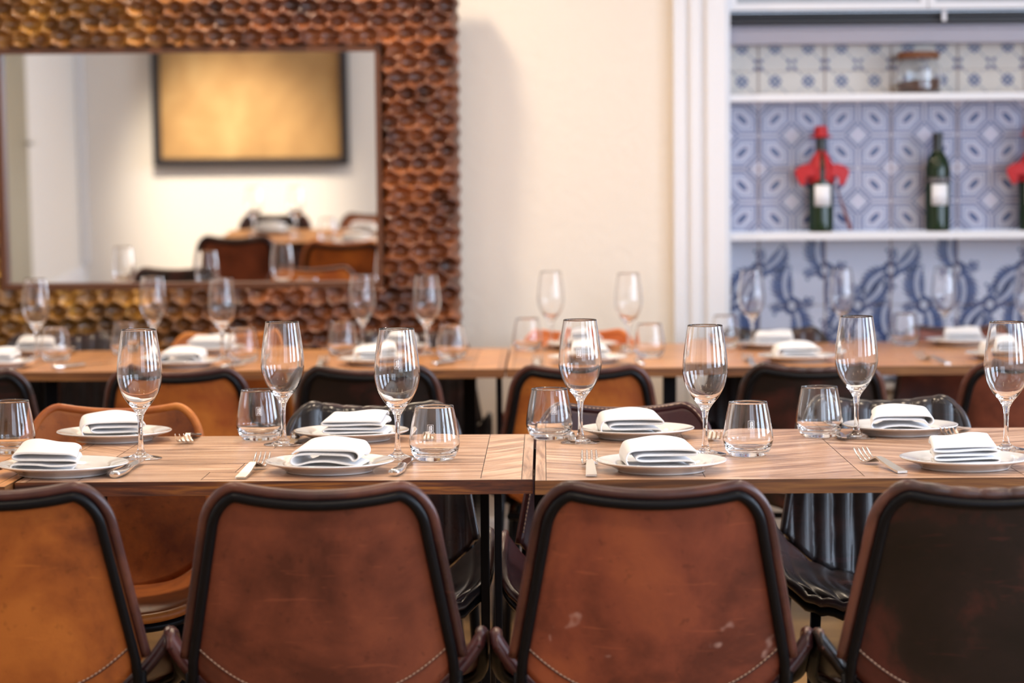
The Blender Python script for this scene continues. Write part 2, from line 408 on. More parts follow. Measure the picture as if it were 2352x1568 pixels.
# bank A : small flowers, dots and fine diagonals
A = Panel(1.521, 1.682, [M_tileA, M_gro, M_bl1, M_bl2, M_bl3])
zA = 1.521
for i in range(-1, 9):
    for jz in range(0, 3):
        for ii in (0.27, 0.77):
            fx, fz = TX0+(i+ii-0.02)*TP, zA+(0.215+jz*0.5)*TP
            for k in range(8):
                a = k*PI/4; r = 0.070*TP*(1 if k % 2 else 1.15)
                c = (fx+math.cos(a)*r*0.95, fz+math.sin(a)*r*0.95)
                A.poly([(c[0]+0.027*TP*math.cos(t*PI/4), c[1]+0.027*TP*math.sin(t*PI/4)) for t in range(8)], 2 if k % 2 else 4, 2+(k % 2)*0.5)
            A.poly([(fx+0.035*TP*math.cos(t*PI/4), fz+0.035*TP*math.sin(t*PI/4)) for t in range(8)], 4, 2)
            A.line((fx, fz), (fx+0.25*TP, fz-0.25*TP), 0.0022, 2, 1)
            A.line((fx-0.25*TP, fz+0.25*TP), (fx, fz), 0.0022, 2, 1)
            A.line((fx-0.2*TP, fz-0.2*TP), (fx+0.2*TP, fz+0.2*TP), 0.0013, 3, 1)
            for dx in (-1, 1):
                for dz in (-1, 1):
                    c = (fx+0.25*TP+dx*0.045*TP, fz+0.25*TP+dz*0.055*TP)
                    A.poly([(c[0]+0.03*TP*math.cos(t*PI/4), c[1]+0.034*TP*math.sin(t*PI/4)) for t in range(8)], 4, 2)
A.build('wall_tile_flowers', 1.60+TP)
# bank B : elongated hexagons around diamonds
B = Panel(1.082, 1.497, [M_tileB, M_gro, M_bl1, M_bl2, M_bl3])
def rot(p, c, a): return (c[0]+p[0]*math.cos(a)-p[1]*math.sin(a), c[1]+p[0]*math.sin(a)+p[1]*math.cos(a))
zB = 1.285
for i in range(-1, 9):
    for j in (-1, 0, 1):
        x0, z0 = TX0+i*TP, zB+j*TP
        for (qx, qz, sg) in ((0.25, 0.75, 1), (0.75, 0.75, -1), (0.25, 0.25, -1), (0.75, 0.25, 1)):
            c = (x0+qx*TP, z0+qz*TP); a = PI/4*sg
            def hexa(l, h): return [rot(p, c, a) for p in ((l, h*0.40), (l*0.62, h), (-l*0.62, h), (-l, h*0.40), (-l, -h*0.40), (-l*0.62, -h), (l*0.62, -h), (l, -h*0.40))]
            def sq(sz): # octagon elongated with corners cut like the painted frame
                e = sz*TP
                pts = [(-e, -e), (e*0.15, -e), (e, -e*0.15), (e, e), (-e*0.15, e), (-e, e*0.15)]
                if sg < 0: pts = [(-x, z) for x, z in pts]
                return [(c[0]+x, c[1]+z) for x, z in pts]
            B.ring(sq(0.225), 0.87, 2, 1); B.ring(sq(0.172), 0.86, 3, 1.5)
            e = 0.185*TP
            B.ring(sq(0.122), 0.92, 3, 1.2)
            B.poly([rot((0.105*TP*math.cos(t*PI/6), 0.045*TP*math.sin(t*PI/6)), c, a) for t in range(12)], 2, 2)
            for t in (-2, -1, 0, 1, 2):
                B.line(rot((t*0.034*TP-0.012*TP, -0.02*TP), c, a), rot((t*0.034*TP+0.012*TP, 0.02*TP), c, a), 0.0035, 4, 2.6)
        for (c, k) in (((x0+0.5*TP, z0+0.5*TP), 0), ((x0, z0), 1)):
            e = 0.205*TP
            dm = [(c[0]+e, c[1]), (c[0], c[1]+e), (c[0]-e, c[1]), (c[0], c[1]-e)]
            B.poly([(c[0]+(p[0]-c[0])*1.12, c[1]+(p[1]-c[1])*1.12) for p in dm], 0, 2.2)
            B.ring(dm, 0.80, 2, 3); B.ring([(c[0]+(p[0]-c[0])*0.70, c[1]+(p[1]-c[1])*0.70) for p in dm], 0.9, 3, 3)
B.build('wall_tile_diamonds', zB+TP)
# bank C : swirling acanthus leaves and sprigs
Cc = Panel(0.60, 1.055, [M_tileC, M_gro, M_bl1, M_bl2, M_bl3])
def leaf(P, x, z, ang, ln, wd, curl, flip=1, mi=2):
    pts = []; m = 9; cen = []
    a = ang; px, pz = x, z
    for k in range(m+1):
        cen.append((px, pz, a)); a += curl/m; px += math.cos(a)*ln/m; pz += math.sin(a)*ln/m
    def wdt(t): return wd*math.sin(PI*min(1, t*0.9+0.1))**0.7
    for k in range(m):
        (ax_, az_, aa), (bx_, bz_, ab) = cen[k], cen[k+1]
        for side, wk in ((1, 1.0), (-1, 0.62)):
            s_ = side*flip
            na = (-math.sin(aa)*s_, math.cos(aa)*s_); nb = (-math.sin(ab)*s_, math.cos(ab)*s_)
            w0, w1 = wdt(k/m)*wk, wdt((k+1)/m)*wk; g = wd*0.16
            tip = (bx_+nb[0]*w1*1.25-math.cos(ab)*ln*0.02, bz_+nb[1]*w1*1.25-math.sin(ab)*ln*0.02)
            P.poly([(ax_+na[0]*g, az_+na[1]*g), (bx_+nb[0]*g, bz_+nb[1]*g), tip, (ax_+na[0]*w0*0.86, az_+na[1]*w0*0.86)], mi if (k+side) % 3 else 4, 1.5)
    for k in range(m): P.line(cen[k][:2], cen[k+1][:2], wd*0.10, 3, 1.2)
def dots(P, x, z, r, k, mi=2):
    for t in range(k):
        a = t*2*PI/k+0.4; c = (x+math.cos(a)*r, z+math.sin(a)*r)
        P.poly([(c[0]+r*0.62*math.cos(q*PI/4), c[1]+r*0.62*math.sin(q*PI/4)) for q in range(8)], mi, 2)
zC = 1.055
for r_ in range(0, 5):
    for i in range(-2, 9):
        c = (TX0+(i+(0.5 if r_ % 2 else 0.0))*TP, zC-(0.47+0.53*r_)*TP)
        vert = (i+r_//2+(1 if r_ % 2 else 0)) % 2
        e = 0.075*TP
        for k in range(9):
            a_ = k*2*PI/9; q0 = (c[0]+math.cos(a_)*0.10*TP, c[1]+math.sin(a_)*0.10*TP)
            Cc.poly([(q0[0]+0.048*TP*math.cos(q*PI/4), q0[1]+0.048*TP*math.sin(q*PI/4)) for q in range(8)], 4 if k % 2 else 2, 2.4)
        Cc.poly([(c[0]+0.055*TP*math.cos(q*PI/6), c[1]+0.068*TP*math.sin(q*PI/6)) for q in range(12)], 0, 3)
        for sg in (0, PI):
            ang = (PI*0.68 if vert else PI*0.10)+sg; cu = (-1.1 if vert else 1.1)
            sx_, sz_ = c[0]+math.cos(ang)*0.09*TP, c[1]+math.sin(ang)*0.09*TP
            leaf(Cc, sx_, sz_, ang, (0.56 if vert else 0.50)*TP, (0.19 if vert else 0.16)*TP, cu, 1 if vert else -1)
            # white vein along the leaf
            a_ = ang; px2, pz2 = sx_, sz_
            for q in range(8):
                nx2, nz2 = px2+math.cos(a_)*0.052*TP, pz2+math.sin(a_)*0.052*TP
                Cc.line((px2, pz2), (nx2, nz2), 0.0050, 0, 3.2); px2, pz2 = nx2, nz2; a_ += cu/9
            # sprig of three buds beside each leaf
            b_ = ang+PI*0.42; w0 = (c[0]+math.cos(b_)*0.27*TP, c[1]+math.sin(b_)*0.27*TP)
            Cc.line((c[0]+math.cos(b_)*0.10*TP, c[1]+math.sin(b_)*0.10*TP), w0, 0.0025, 2, 1)
            dots(Cc, w0[0], w0[1], 0.046*TP, 3, 2)
            leaf(Cc, c[0]+math.cos(b_)*0.12*TP, c[1]+math.sin(b_)*0.12*TP, b_-0.9, 0.24*TP, 0.08*TP, 1.0, 1)
Cc.build('wall_tile_leaves', zC-TP+0.0 if False else 0.842)

# shelves (one thing each), overhead cabinet
def shelf(name, z0, z1, label):
    o = boxo(name, (NX0+0.013, NX1-0.013, 7.725, 7.876, z0, z1), M_whiteg, bev=0.003); return tag(o, label, 'shelf', 'white niche shelves')
shelf('niche_shelf', 1.497, 1.521, 'upper white shelf in the tiled niche, carrying the glass jar')
shelf('niche_shelf', 1.056, 1.081, 'lower white shelf in the tiled niche, carrying the green bottles')
cab = empty('overhead_cabinet', (1.5, 7.8, 1.786), 0, 'white overhead cabinet with glass doors above the tiled niche', 'cabinet')
def cbox(name, d, m, bev=0.003, par=cab):
    V, F = box(*d); V = [(x-1.5, y-7.8, z-1.786) for x, y, z in V]; o = mk(name, V, F, m, par, smooth=False)
    if bev: bevel_obj(o, bev)
    return o
cbox('carcass', (NX0+0.013, NX1-0.013, 7.775, 7.877, 1.790, 2.44), M_slat)
M_pane = mat('grey_cabinet_glass', (0.30, 0.31, 0.33), 0.08)
for (a, b_) in ((NX0+0.014, 1.225), (1.228, 1.86), (1.863, NX1-0.014)):
    t = 0.022
    fr = merge([box(a, b_, 7.745, 7.773, 1.787, 1.787+t), box(a, b_, 7.745, 7.773, 2.40, 2.42), box(a, a+t, 7.745, 7.773, 1.787+t, 2.40), box(b_-t, b_, 7.745, 7.773, 1.787+t, 2.40)])
    V = [(x-1.5, y-7.8, z-1.786) for x, y, z in fr[0]]
    dr = mk('door', V, fr[1], M_whiteg, cab, smooth=False)
    V, F = box(a+t, b_-t, 7.757, 7.763, 1.787+t, 2.40); mk('pane', [(x-1.5, y-7.8, z-1.786) for x, y, z in V], F, M_pane, dr, smooth=False)
sh = empty('roller_shutter', (1.5, 7.81, 1.742), 0, 'dark shutter slot between white beam and overhead cabinet', 'shutter')
sl = merge([box(NX0+0.014-1.5, NX1-0.014-1.5, -0.02, 0.06, 0.002, 0.012), box(NX0+0.014-1.5, NX1-0.014-1.5, -0.01, 0.06, 0.016, 0.026), box(NX0+0.014-1.5, NX1-0.014-1.5, -0.025, 0.06, 0.030, 0.040)])
mk('slats', *sl, M_slat, sh, smooth=False)
boxo('back_plate', (NX0+0.014-1.5, NX1-0.014-1.5, 0.06, 0.066, 0, 0.045), M_black, sh)
boxo('bracket', (-0.225, -0.212, -0.045, -0.028, 0.008, 0.043), M_whiteg, sh)

# ------------------------------------------------------------------ tables
def clip(P, x0, x1, y0, y1):
    for ax, lim, sg in ((0, x0, 1), (0, x1, -1), (1, y0, 1), (1, y1, -1)):
        Q = []
        for i in range(len(P)):
            a, b_ = P[i-1], P[i]; ia = (a[ax]-lim)*sg >= 0; ib = (b_[ax]-lim)*sg >= 0
            if ia != ib: t = (lim-a[ax])/(b_[ax]-a[ax]); Q.append((a[0]+t*(b_[0]-a[0]), a[1]+t*(b_[1]-a[1])))
            if ib: Q.append(b_)
        P = Q
        if len(P) < 3: return None
    return P
def table(x0, x1, y0, y1, style, topm, edgem, label, legs, zt=0.75, th=0.0235, grp='wooden dining tables'):
    cxx, cyy = (x0+x1)/2, (y0+y1)/2
    root = empty('dining_table', (cxx, cyy, 0), 0, label, 'table', grp)
    X0, X1, Y0, Y1 = x0-cxx, x1-cxx, y0-cyy, y1-cyy
    V, F, mi, UV, T = [], [], [], [], []
    def face(P, ang, m=0, tone=None):
        if P is None: return
        n = len(V); V.extend([(p[0], p[1], zt) for p in P]); F.append(tuple(range(n, n+len(P)))); mi.append(m)
        ox, oy = rnd.random()*30, rnd.random()*30; c_, s_ = math.cos(ang), math.sin(ang)
        UV.append([(p[0]*c_+p[1]*s_+ox, -p[0]*s_+p[1]*c_+oy) for p in P])
        t = tone or (0.86+0.24*rnd.random()); T.append((t, t*0.98, t*0.96))
    g = 0.0007; ew = 0.018
    rect = lambda a, b_, c, d: [(a+g, c+g), (b_-g, c+g), (b_-g, d-g), (a+g, d-g)]
    if style == 'board':       # long boards with breadboard ends
        face(rect(X1-ew, X1, Y0, Y1), PI/2); face(rect(X0, X0+ew, Y0, Y1), PI/2)
        face(rect(X1-0.085, X1-ew, Y0+0.02, Y1-0.05), 0.9, tone=1.12); face(rect(X0+ew, X0+0.10, Y0+0.02, Y1-0.05), -0.9)
        face(rect(X1-0.085, X1-ew, Y1-0.05, Y1), 0); face(rect(X0+ew, X0+0.10, Y1-0.05, Y1), 0)
        face(rect(X0+ew, X1-ew, Y0, Y0+0.02), 0)
        ys_ = [Y0+0.02, Y0+0.13, Y0+0.26, Y0+0.37, Y0+0.50, Y0+0.61, Y1]
        for a, b_ in zip(ys_, ys_[1:]):
            xs_ = [X0+0.10, X0+0.10+(X1-X0-0.185)*(0.3+0.4*rnd.random()), X1-0.085]
            for c, d in zip(xs_, xs_[1:]): face(rect(c, d, a, min(b_, Y1)), rnd.uniform(-0.06, 0.06))
    else:                      # chevron boards inside a narrow border
        face(rect(X0, X0+ew, Y0, Y1), PI/2); face(rect(X1-ew, X1, Y0, Y1), PI/2)
        face(rect(X0+ew, X1-ew, Y0, Y0+0.03), 0); face(rect(X0+ew, X1-ew, Y1-0.03, Y1), 0)
        pw, hw = 0.10, 0.26; k = 0
        x = X0+ew
        while x < X1-ew:
            sg = 1 if k % 2 else -1; xe = min(x+hw, X1-ew)
            y = Y0-0.4
            while y < Y1+0.4:
                P = [(x, y), (xe, y+sg*(xe-x)*0.55), (xe, y+sg*(xe-x)*0.55+pw-g*2), (x, y+pw-g*2)]
                face(clip(P, x+g, xe-g, Y0+0.03+g, Y1-0.03-g), math.atan(0.55*sg)); y += pw
            x = xe; k += 1
    # slab body just under the boards
    n = len(V); bv, bf = box(X0, X1, Y0, Y1, zt-th, zt-0.0006)
    V += bv
    for q, f in enumerate(bf):
        F.append(tuple(i+n for i in f)); mi.append(1)
        if q in (2, 3): UV.append([(bv[i][0]+q*3, bv[i][2]*1.6) for i in f])
        elif q in (4, 5): UV.append([(bv[i][1]+q*3, bv[i][2]*1.6) for i in f])
        else: UV.append([(bv[i][0], bv[i][1]) for i in f])
        t = 1.0 if q > 1 else 0.2; T.append((t, t, t))
    mk('table_top', V, F, [topm, edgem], root, smooth=False, mi=mi, uv=UV, tone=T)
    for lx, ly, r in legs:
        lx -= cxx; ly -= cyy
        lg = boxo('leg', (lx-r, lx+r, ly-r, ly+r, 0, zt-th-0.0004), M_rod, root, bev=0.002)
    fr = merge([box(X0+0.08, X1-0.08, Y0+0.25, Y0+0.275, zt-th-0.02, zt-th-0.0004), box(X0+0.08, X1-0.08, Y1-0.125, Y1-0.10, zt-th-0.02, zt-th-0.0004),
                box(X0+0.08, X0+0.105, Y0+0.275, Y1-0.125, zt-th-0.02, zt-th-0.0004), box(X1-0.105, X1-0.08, Y0+0.275, Y1-0.125, zt-th-0.02, zt-th-0.0004)])
    mk('apron_frame', *fr, M_rod, root, smooth=False)
    return root
table(-0.8665, -0.0205, 3.918, 4.655, 'board', M_top, M_edge, 'left of the two sharp front tables, worn boards with dark stained chipped edge',
      [(-0.115, 4.56, 0.0085), (-0.845, 4.56, 0.011), (-0.079, 4.00, 0.006), (-0.845, 4.10, 0.006)])
table(-0.0165, 1.10, 3.903, 4.722, 'chevron', M_top, M_edge2, 'right of the two sharp front tables, chevron boards with oak edge',
      [(-0.03+0.02, 4.62, 0.011), (1.02, 4.62, 0.011), (0.07, 4.10, 0.011), (1.02, 4.0, 0.011)])
table(-1.47, -0.8705, 3.862, 4.44, 'board', M_topw, M_edge2, 'shorter light table at the left edge beside the front left table',
      [(-1.40, 3.93, 0.011), (-1.40, 4.37, 0.011), (-0.95, 3.93, 0.011), (-0.95, 4.37, 0.011)])
table(-1.40, -0.105, 6.38, 7.245, 'board', M_topw, M_edge2, 'blurred back row table with pale boards in front of the carved mirror',
      [(-1.33, 6.50, 0.018), (-0.122, 6.50, 0.008), (-1.22, 7.1, 0.02), (-0.22, 7.1, 0.02)])
table(-0.101, 1.85, 6.385, 7.40, 'board', M_topw, M_edge2, 'blurred long back row table reaching in front of the blue tiled niche',
      [(0.337, 6.50, 0.018), (1.75, 6.50, 0.018), (0.0, 7.28, 0.012), (1.75, 7.28, 0.018)])
table(-2.45, -1.404, 6.40, 7.23, 'board', M_topw, M_edge2, 'blurred back row table at the far left, mostly outside the picture', [(-1.5, 6.5, 0.02), (-1.5, 7.1, 0.02), (-2.35, 6.5, 0.02), (-2.35, 7.1, 0.02)])
# ------------------------------------------------------------------ chairs (facing local +Y, back top at the origin's y)
ZT = 0.790
def back_pt(u, v, rib=0.0):
    au = abs(u)
    zt = ZT - 0.012*(1-min(1, au/0.74)**2)
    if au > 0.74: zt -= 0.058*(1-math.sqrt(max(0, 1-((au-0.74)/0.26)**2)))
    zb = 0.425 + 0.100*au**2.4
    z = zb + v*(zt-zb)
    k = (ZT-z)/(ZT-0.43)
    w_ = 0.159 + 0.066*k
    y = 0.075*k + 0.045*u*u*(0.55+0.45*k)
    if k > 0.82: y += 0.25*(k-0.82)**2*8*0.05
    return Vector((u*w_, y, z))
def us_list(n): return [math.sin(PI/2*(-1+2*i/n)) for i in range(n+1)]
def make_chair(kind, lipk, ribs, stitch=True, glossy=False):
    L_ = LEA[kind]; lp = LIP[lipk] if lipk in LIP else LEA[lipk]
    root = empty('dining_chair', (0, 0, 0), 0, 'x', 'chair')
    nu = 96 if ribs else 40
    us = us_list(nu); vs = [i/24 for i in range(25)]
    # shell: rear surface smooth, front surface offset (and ribbed)
    V, F = grid(lambda u, v: back_pt(u, v), us, vs)
    n0 = len(V); m = n0
    V2 = []
    for v in vs:
        for u in us:
            p = back_pt(u, v).copy(); off = 0.009
            if ribs:
                off += 0.011*abs(math.sin(ribs*PI/2*(p.x/0.19+1)))**0.6 * min(1, (1-abs(u))*8+0.1)
            e = 1e-3
            tu = back_pt(min(1, u+e), v)-back_pt(max(-1, u-e), v); tv = back_pt(u, min(1, v+e))-back_pt(u, max(0, v-e))
            nn = tv.cross(tu)
            nn = nn.normalized() if nn.length > 1e-12 else Vector((0, 1, 0))
            if nn.y < 0: nn = -nn
            V2.append(p + nn*off)
    nU, nV = len(us), len(vs)
    F2 = list(F) + [tuple(m+i for i in reversed(f)) for f in F]
    ring = [i for i in range(nU)] + [j*nU+nU-1 for j in range(1, nV)] + [(nV-1)*nU+i for i in range(nU-2, -1, -1)] + [j*nU for j in range(nV-2, 0, -1)]
    for a, b_ in zip(ring, ring[1:]+ring[:1]): F2.append((b_, a, a+m, b_+m))
    bk = mk('backrest', V+V2, F2, L_, root)
    # rolled leather lip along sides and top
    out = [back_pt(-1, v/16) for v in range(16)] + [back_pt(u, 1) for u in us_list(nu if ribs else 48)] + [back_pt(1, v/16) for v in range(15, -1, -1)]
    path = []; 
    for p in out:
        q = p + Vector((0, 0.004, 0.0))
        if not path or (q-path[-1]).length > 0.004: path.append(q)
    rr = []
    for p in path:
        r_ = 0.0088
        if ribs and p.z > 0.70: r_ *= 0.85+0.28*abs(math.sin(ribs*PI/2*(p.x/0.19+1)))**0.5
        rr.append(r_)
    mk('leather_edge', *tube(path, rr, 10), lp, root)
    # metal frame rod following the outline on the rear face
    ol = [back_pt(-1, v/14) for v in range(0, 15)] + [back_pt(u, 1) for u in us_list(44)] + [back_pt(1, v/14) for v in range(14, -1, -1)]
    o2 = [ol[0]]
    for p in ol:
        if (p-o2[-1]).length > 0.006: o2.append(p)
    fr = []
    for i, p in enumerate(o2):
        t = o2[min(i+1, len(o2)-1)]-o2[max(i-1, 0)]; nn = Vector((t.z, 0, -t.x)).normalized()
        q = p + nn*0.0135; k = (ZT-q.z)/(ZT-0.43); wq = 0.159+0.066*k; uq = max(-1, min(1, q.x/wq))
        q.y = 0.075*k + 0.045*uq*uq*(0.55+0.45*k) - 0.0055
        fr.append(q)
    fr = [Vector((-0.200, 0.112, 0.43))] + fr + [Vector((0.200, 0.112, 0.43))]
    mk('back_frame', *tube(fr, 0.0080, 10), M_rod, root)
    # stitched hem on the rear face near the bottom
    if stitch:
        parts = []
        hem = []
        for i in range(61):
            u = -0.90+1.80*i/60; p = back_pt(u, 0.11 + 0.02*abs(u)); hem.append(p + Vector((0, -0.0015, 0)))
        parts = [tube(hem, 0.0011, 5)]
        mk('hem_seam', *merge(parts), lp, root)
        hs = [h + Vector((0, -0.001, 0.0022)) for i in range(60) for h in [hem[i].lerp(hem[i+1], k/4) for k in range(4)]]
        mk('hem_stitching', *tube(hs, [0.0010 if i % 4 in (1, 2) else 0.0002 for i in range(len(hs))], 5), M_stitch, root)
        tp = [back_pt(-1, 0.1+0.86*i/90)+Vector((0.004, 0.014, 0)) for i in range(90)] + [back_pt(u, 1)+Vector((-0.004*u, 0.013, 0.0045)) for u in us_list(220)] + [back_pt(1, 0.96-0.86*i/90)+Vector((-0.004, 0.014, 0)) for i in range(90)]
        tq = []
        for p in tp:
            if not tq or (p-tq[-1]).length > 0.0018: tq.append(p)
        mk('stitching', *tube(tq, [0.0013 if i % 4 in (1, 2) else 0.0003 for i in range(len(tq))], 5), M_stitch, root)
    # bucket seat
    def seat_pt(u, s):
        au = abs(u)
        wf = 0.232 + 0.008*math.sin(PI*s)
        yf = 0.435 - 0.025*au**2
        if s > 0.0: pass
        k = s**3
        x = u*(wf - 0.045*k)
        y0 = 0.085 + 0.035*u*u
        y = y0 + s*(yf-y0) - 0.05*k*au**4
        z = 0.446 + 0.003*s - 0.008*(1-u*u)*(1-s)
        z += (au**3.2)*(0.135*(1-s)**1.9)*(0.60+0.40*math.sin(PI/2*min(1, s/0.16))) + 0.012*au**5
        z -= 0.016*max(0, (s-0.8)/0.2)**2
        if ribs: z += 0.007*abs(math.sin(ribs*PI/2*(u*1.15+1)))**0.6*min(1, (1-au)*8)
        return Vector((x, y, z))
    ss = [i/20 for i in range(21)]
    V, F = grid(seat_pt, us, ss)
    V, F = thicken(V, F, len(us), len(ss), 0.013)
    seat = mk('seat', V, F, LEA['plum'] if (stitch and kind in ('tan', 'brown', 'rust')) else L_, root)
    rim = [seat_pt(-1, s_/12) for s_ in range(13)] + [seat_pt(u, 1) for u in us_list(30)] + [seat_pt(1, s_/12) for s_ in range(12, -1, -1)]
    rp = []
    for p in rim:
        q = p + Vector((0, 0.0, -0.006))
        if not rp or (q-rp[-1]).length > 0.004: rp.append(q)
    rr = [0.0098]*len(rp); rr[0] = rr[-1] = 0.002; rr[1] = rr[-2] = 0.006
    pass
    mk('seat_edge', *tube(rp, rr, 10), lp, root)
    rp2 = [p + Vector((0, -0.004, -0.018)) for p in rp if p.y > 0.16]
    mk('seat_underframe', *merge([tube(rp2, 0.009, 8), tube([(-0.18, 0.12, 0.41), (0.18, 0.12, 0.41)], 0.008, 8), tube([(-0.18, 0.12, 0.41), (-0.17, 0.37, 0.412)], 0.008, 8), tube([(0.18, 0.12, 0.41), (0.17, 0.37, 0.412)], 0.008, 8)]), M_rod, root)
    for sx, pts in ((-1, 0), (1, 0)):
        mk('leg', *tube([(sx*0.198, 0.10, 0.50), (sx*0.200, 0.10, 0.42), (sx*0.212, 0.06, 0.2), (sx*0.222, 0.03, 0.0)], 0.0105, 10), M_rod, root)
        mk('leg', *tube([(sx*0.172, 0.365, 0.415), (sx*0.185, 0.385, 0.2), (sx*0.195, 0.40, 0.0)], 0.0105, 10), M_rod, root)
    return root
CH = {}
def chair(key, args, x, y, facing, label, group, rz=0.0):
    if key not in CH: CH[key] = Proto(make_chair(*args))
    r = PI if facing < 0 else 0.0
    return CH[key].put((x, y, 0), r+rz, label, group)
G1 = 'front row chairs seen from behind'; G2 = 'chairs on the far side of the front tables'; G3 = 'near side chairs of the back row'; G4 = 'far side chairs of the back row'
chair('tan', ('tan', 'tan', 0), -0.812, 3.505, 1, 'tan orange leather chair cut off at the bottom left corner, back to us', G1)
chair('brown', ('brown', 'tan', 0), -0.333, 3.49, 1, 'mid brown leather chair from behind, second from left in the front row', G1, 0.01)
chair('rust', ('rust', 'tan', 0), 0.158, 3.475, 1, 'rust brown leather chair with pale scuffs, third in the front row', G1, -0.01)
chair('dark', ('dark', 'dark', 9), 0.646, 3.46, 1, 'very dark brown leather chair with creased edge, right end of the front row', G1)
chair('cognac', ('tan', 'cognac', 0, False), -0.863, 4.875, -1, 'smooth tan chair facing us behind the leftmost folded napkin', G2)
chair('ribbed', ('black', 'black', 9, False), -0.346, 4.885, -1, 'black ribbed leather chair facing us behind the front left table', G2)
chair('plum', ('plum', 'plum', 0), 0.156, 4.83, -1, 'dark plum chair with stitched edge facing us behind the front right table', G2)
chair('ribbed', None, 0.687, 4.945, -1, 'black ribbed leather chair facing us, right end of the front tables', G2)
chair('darks', ('dark', 'dark', 0, False), -1.43, 5.85, 1, 'black chair back cut by the left edge at the back row table', G3)
chair('tan2', ('cognac', 'tan', 0, False), -0.90, 5.855, 1, 'orange tan chair back with black rim, left in the back row', G3)
chair('darks', None, -0.431, 5.875, 1, 'dark reddish chair back in the back row left of the table joint', G3)
chair('tan2', None, 0.09, 5.86, 1, 'bright orange tan chair back in the middle of the back row', G3)
chair('dark', None, 0.655, 5.86, 1, 'black chair back with creased top in front of the niche', G3)
chair('brown', None, 1.19, 5.84, 1, 'brown chair back with black rim cut by the right edge', G3)
chair('ribbed', None, -1.475, 7.375, -1, 'black ribbed chair behind the back table at far left, below the mirror', G4)
chair('cognac', None, -0.965, 7.375, -1, 'tan chair behind the back table below the mirror, beside the napkins', G4)
chair('ribbed', None, -0.402, 7.37, -1, 'black ribbed chair below the right corner of the mirror frame', G4)
chair('orange', ('orange', 'orange', 0, False), 0.105, 7.40, -1, 'bright orange chair behind the back table against the plain cream wall', G4)
chair('ribbed', None, 0.700, 7.45, -1, 'black ribbed chair behind the back table at the left of the niche', G4)
chair('rust', None, 1.275, 7.50, -1, 'reddish brown chair behind the back table under the tiled niche', G4, 0.0)
# seen only in the mirror
chair('brown', None, -1.36, 4.62, -1, 'dark brown chair at the short left table, seen only in the mirror', None)
chair('darks', None, -1.30, 3.50, 1, 'black chair on the near side of the short left table, seen only in the mirror', None)

# ------------------------------------------------------------------ tableware builders
def make_wine(logo=False, ang=0.0):
    root = empty('wine_glass', (0, 0, 0), 0, 'x', 'wine glass')
    outer = smooth_prof([(0.0365, 0.0006), (0.0370, 0.0016), (0.030, 0.0035), (0.018, 0.0060), (0.0085, 0.0115), (0.0052, 0.022), (0.0042, 0.040), (0.0044, 0.060), (0.0062, 0.076),
             (0.0125, 0.088), (0.0245, 0.103), (0.0345, 0.121), (0.0395, 0.140), (0.0403, 0.152), (0.0392, 0.170), (0.0362, 0.195), (0.0330, 0.216), (0.0308, 0.2300)], 4)
    inner = smooth_prof([(0.0299, 0.2302), (0.0321, 0.216), (0.0352, 0.195), (0.0381, 0.170), (0.0391, 0.152), (0.0383, 0.140), (0.0332, 0.1215), (0.0228, 0.1045), (0.0105, 0.0945), (0.0, 0.0915)], 4)
    base = [(0.0, 0.0014), (0.015, 0.0012), (0.033, 0.0006)]
    mk('glass_body', *lathe(base+outer+inner, 56), M_glass, root)
    if logo: logo_on(root, 0.0393, 0.170, ang, 0.0100, 0.0165, -0.055)
    return root
def stroke_letter(ch):
    if ch == 'J': return [[(0.05, 0.12), (0.25, 0.0), (0.45, 0.12), (0.45, 1.0)]]
    if ch == 'B': return [[(0, 0), (0, 1), (0.5, 1), (0.62, 0.78), (0.5, 0.53), (0, 0.53)], [(0.5, 0.53), (0.68, 0.27), (0.5, 0), (0, 0)]]
def logo_on(root, r, zc, ang, wd, ht, slope):
    parts = []
    def P(x, z):
        a = ang + x/r
        return Vector((math.cos(a)*(r+0.0006+slope*(z)), math.sin(a)*(r+0.0006+slope*(z)), zc+z))
    def seg(pts, t=0.0005):
        pp = []
        for a, b_ in zip(pts, pts[1:]):
            for k in range(5): pp.append((a[0]+(b_[0]-a[0])*k/5, a[1]+(b_[1]-a[1])*k/5))
        pp.append(pts[-1]); parts.append(tube([P(x, z) for x, z in pp], t, 5))
    w2, h2 = wd/2, ht/2
    seg([(-w2, -h2), (w2, -h2), (w2, h2), (-w2, h2), (-w2, -h2)], 0.0003)
    lw = wd*0.30
    for ch, ox in (('J', -wd*0.33), ('B', wd*0.05)):
        for st in stroke_letter(ch): seg([(ox+x*lw*1.1, -h2*0.72+z*ht*0.72) for x, z in st], 0.0007)
    mk('printed_logo', *merge(parts), M_etch, root)
def make_tumbler(logo=False, ang=0.0):
    root = empty('tumbler', (0, 0, 0), 0, 'x', 'tumbler')
    outer = smooth_prof([(0.0300, 0.0004), (0.0335, 0.0030), (0.0398, 0.0120), (0.0438, 0.0260), (0.0442, 0.0340), (0.0424, 0.0500), (0.0385, 0.0720), (0.0335, 0.0960)], 5)
    inner = smooth_prof([(0.0322, 0.0962), (0.0371, 0.0720), (0.0409, 0.0500), (0.0426, 0.0340), (0.0418, 0.0260), (0.0362, 0.0170), (0.0270, 0.0125), (0.0, 0.0110)], 5)
    mk('glass_body', *lathe([(0.0, 0.0016), (0.022, 0.0012)]+outer+inner, 56), M_glass, root)
    if logo: logo_on(root, 0.0413, 0.058, ang, 0.0105, 0.0150, -0.177)
    return root
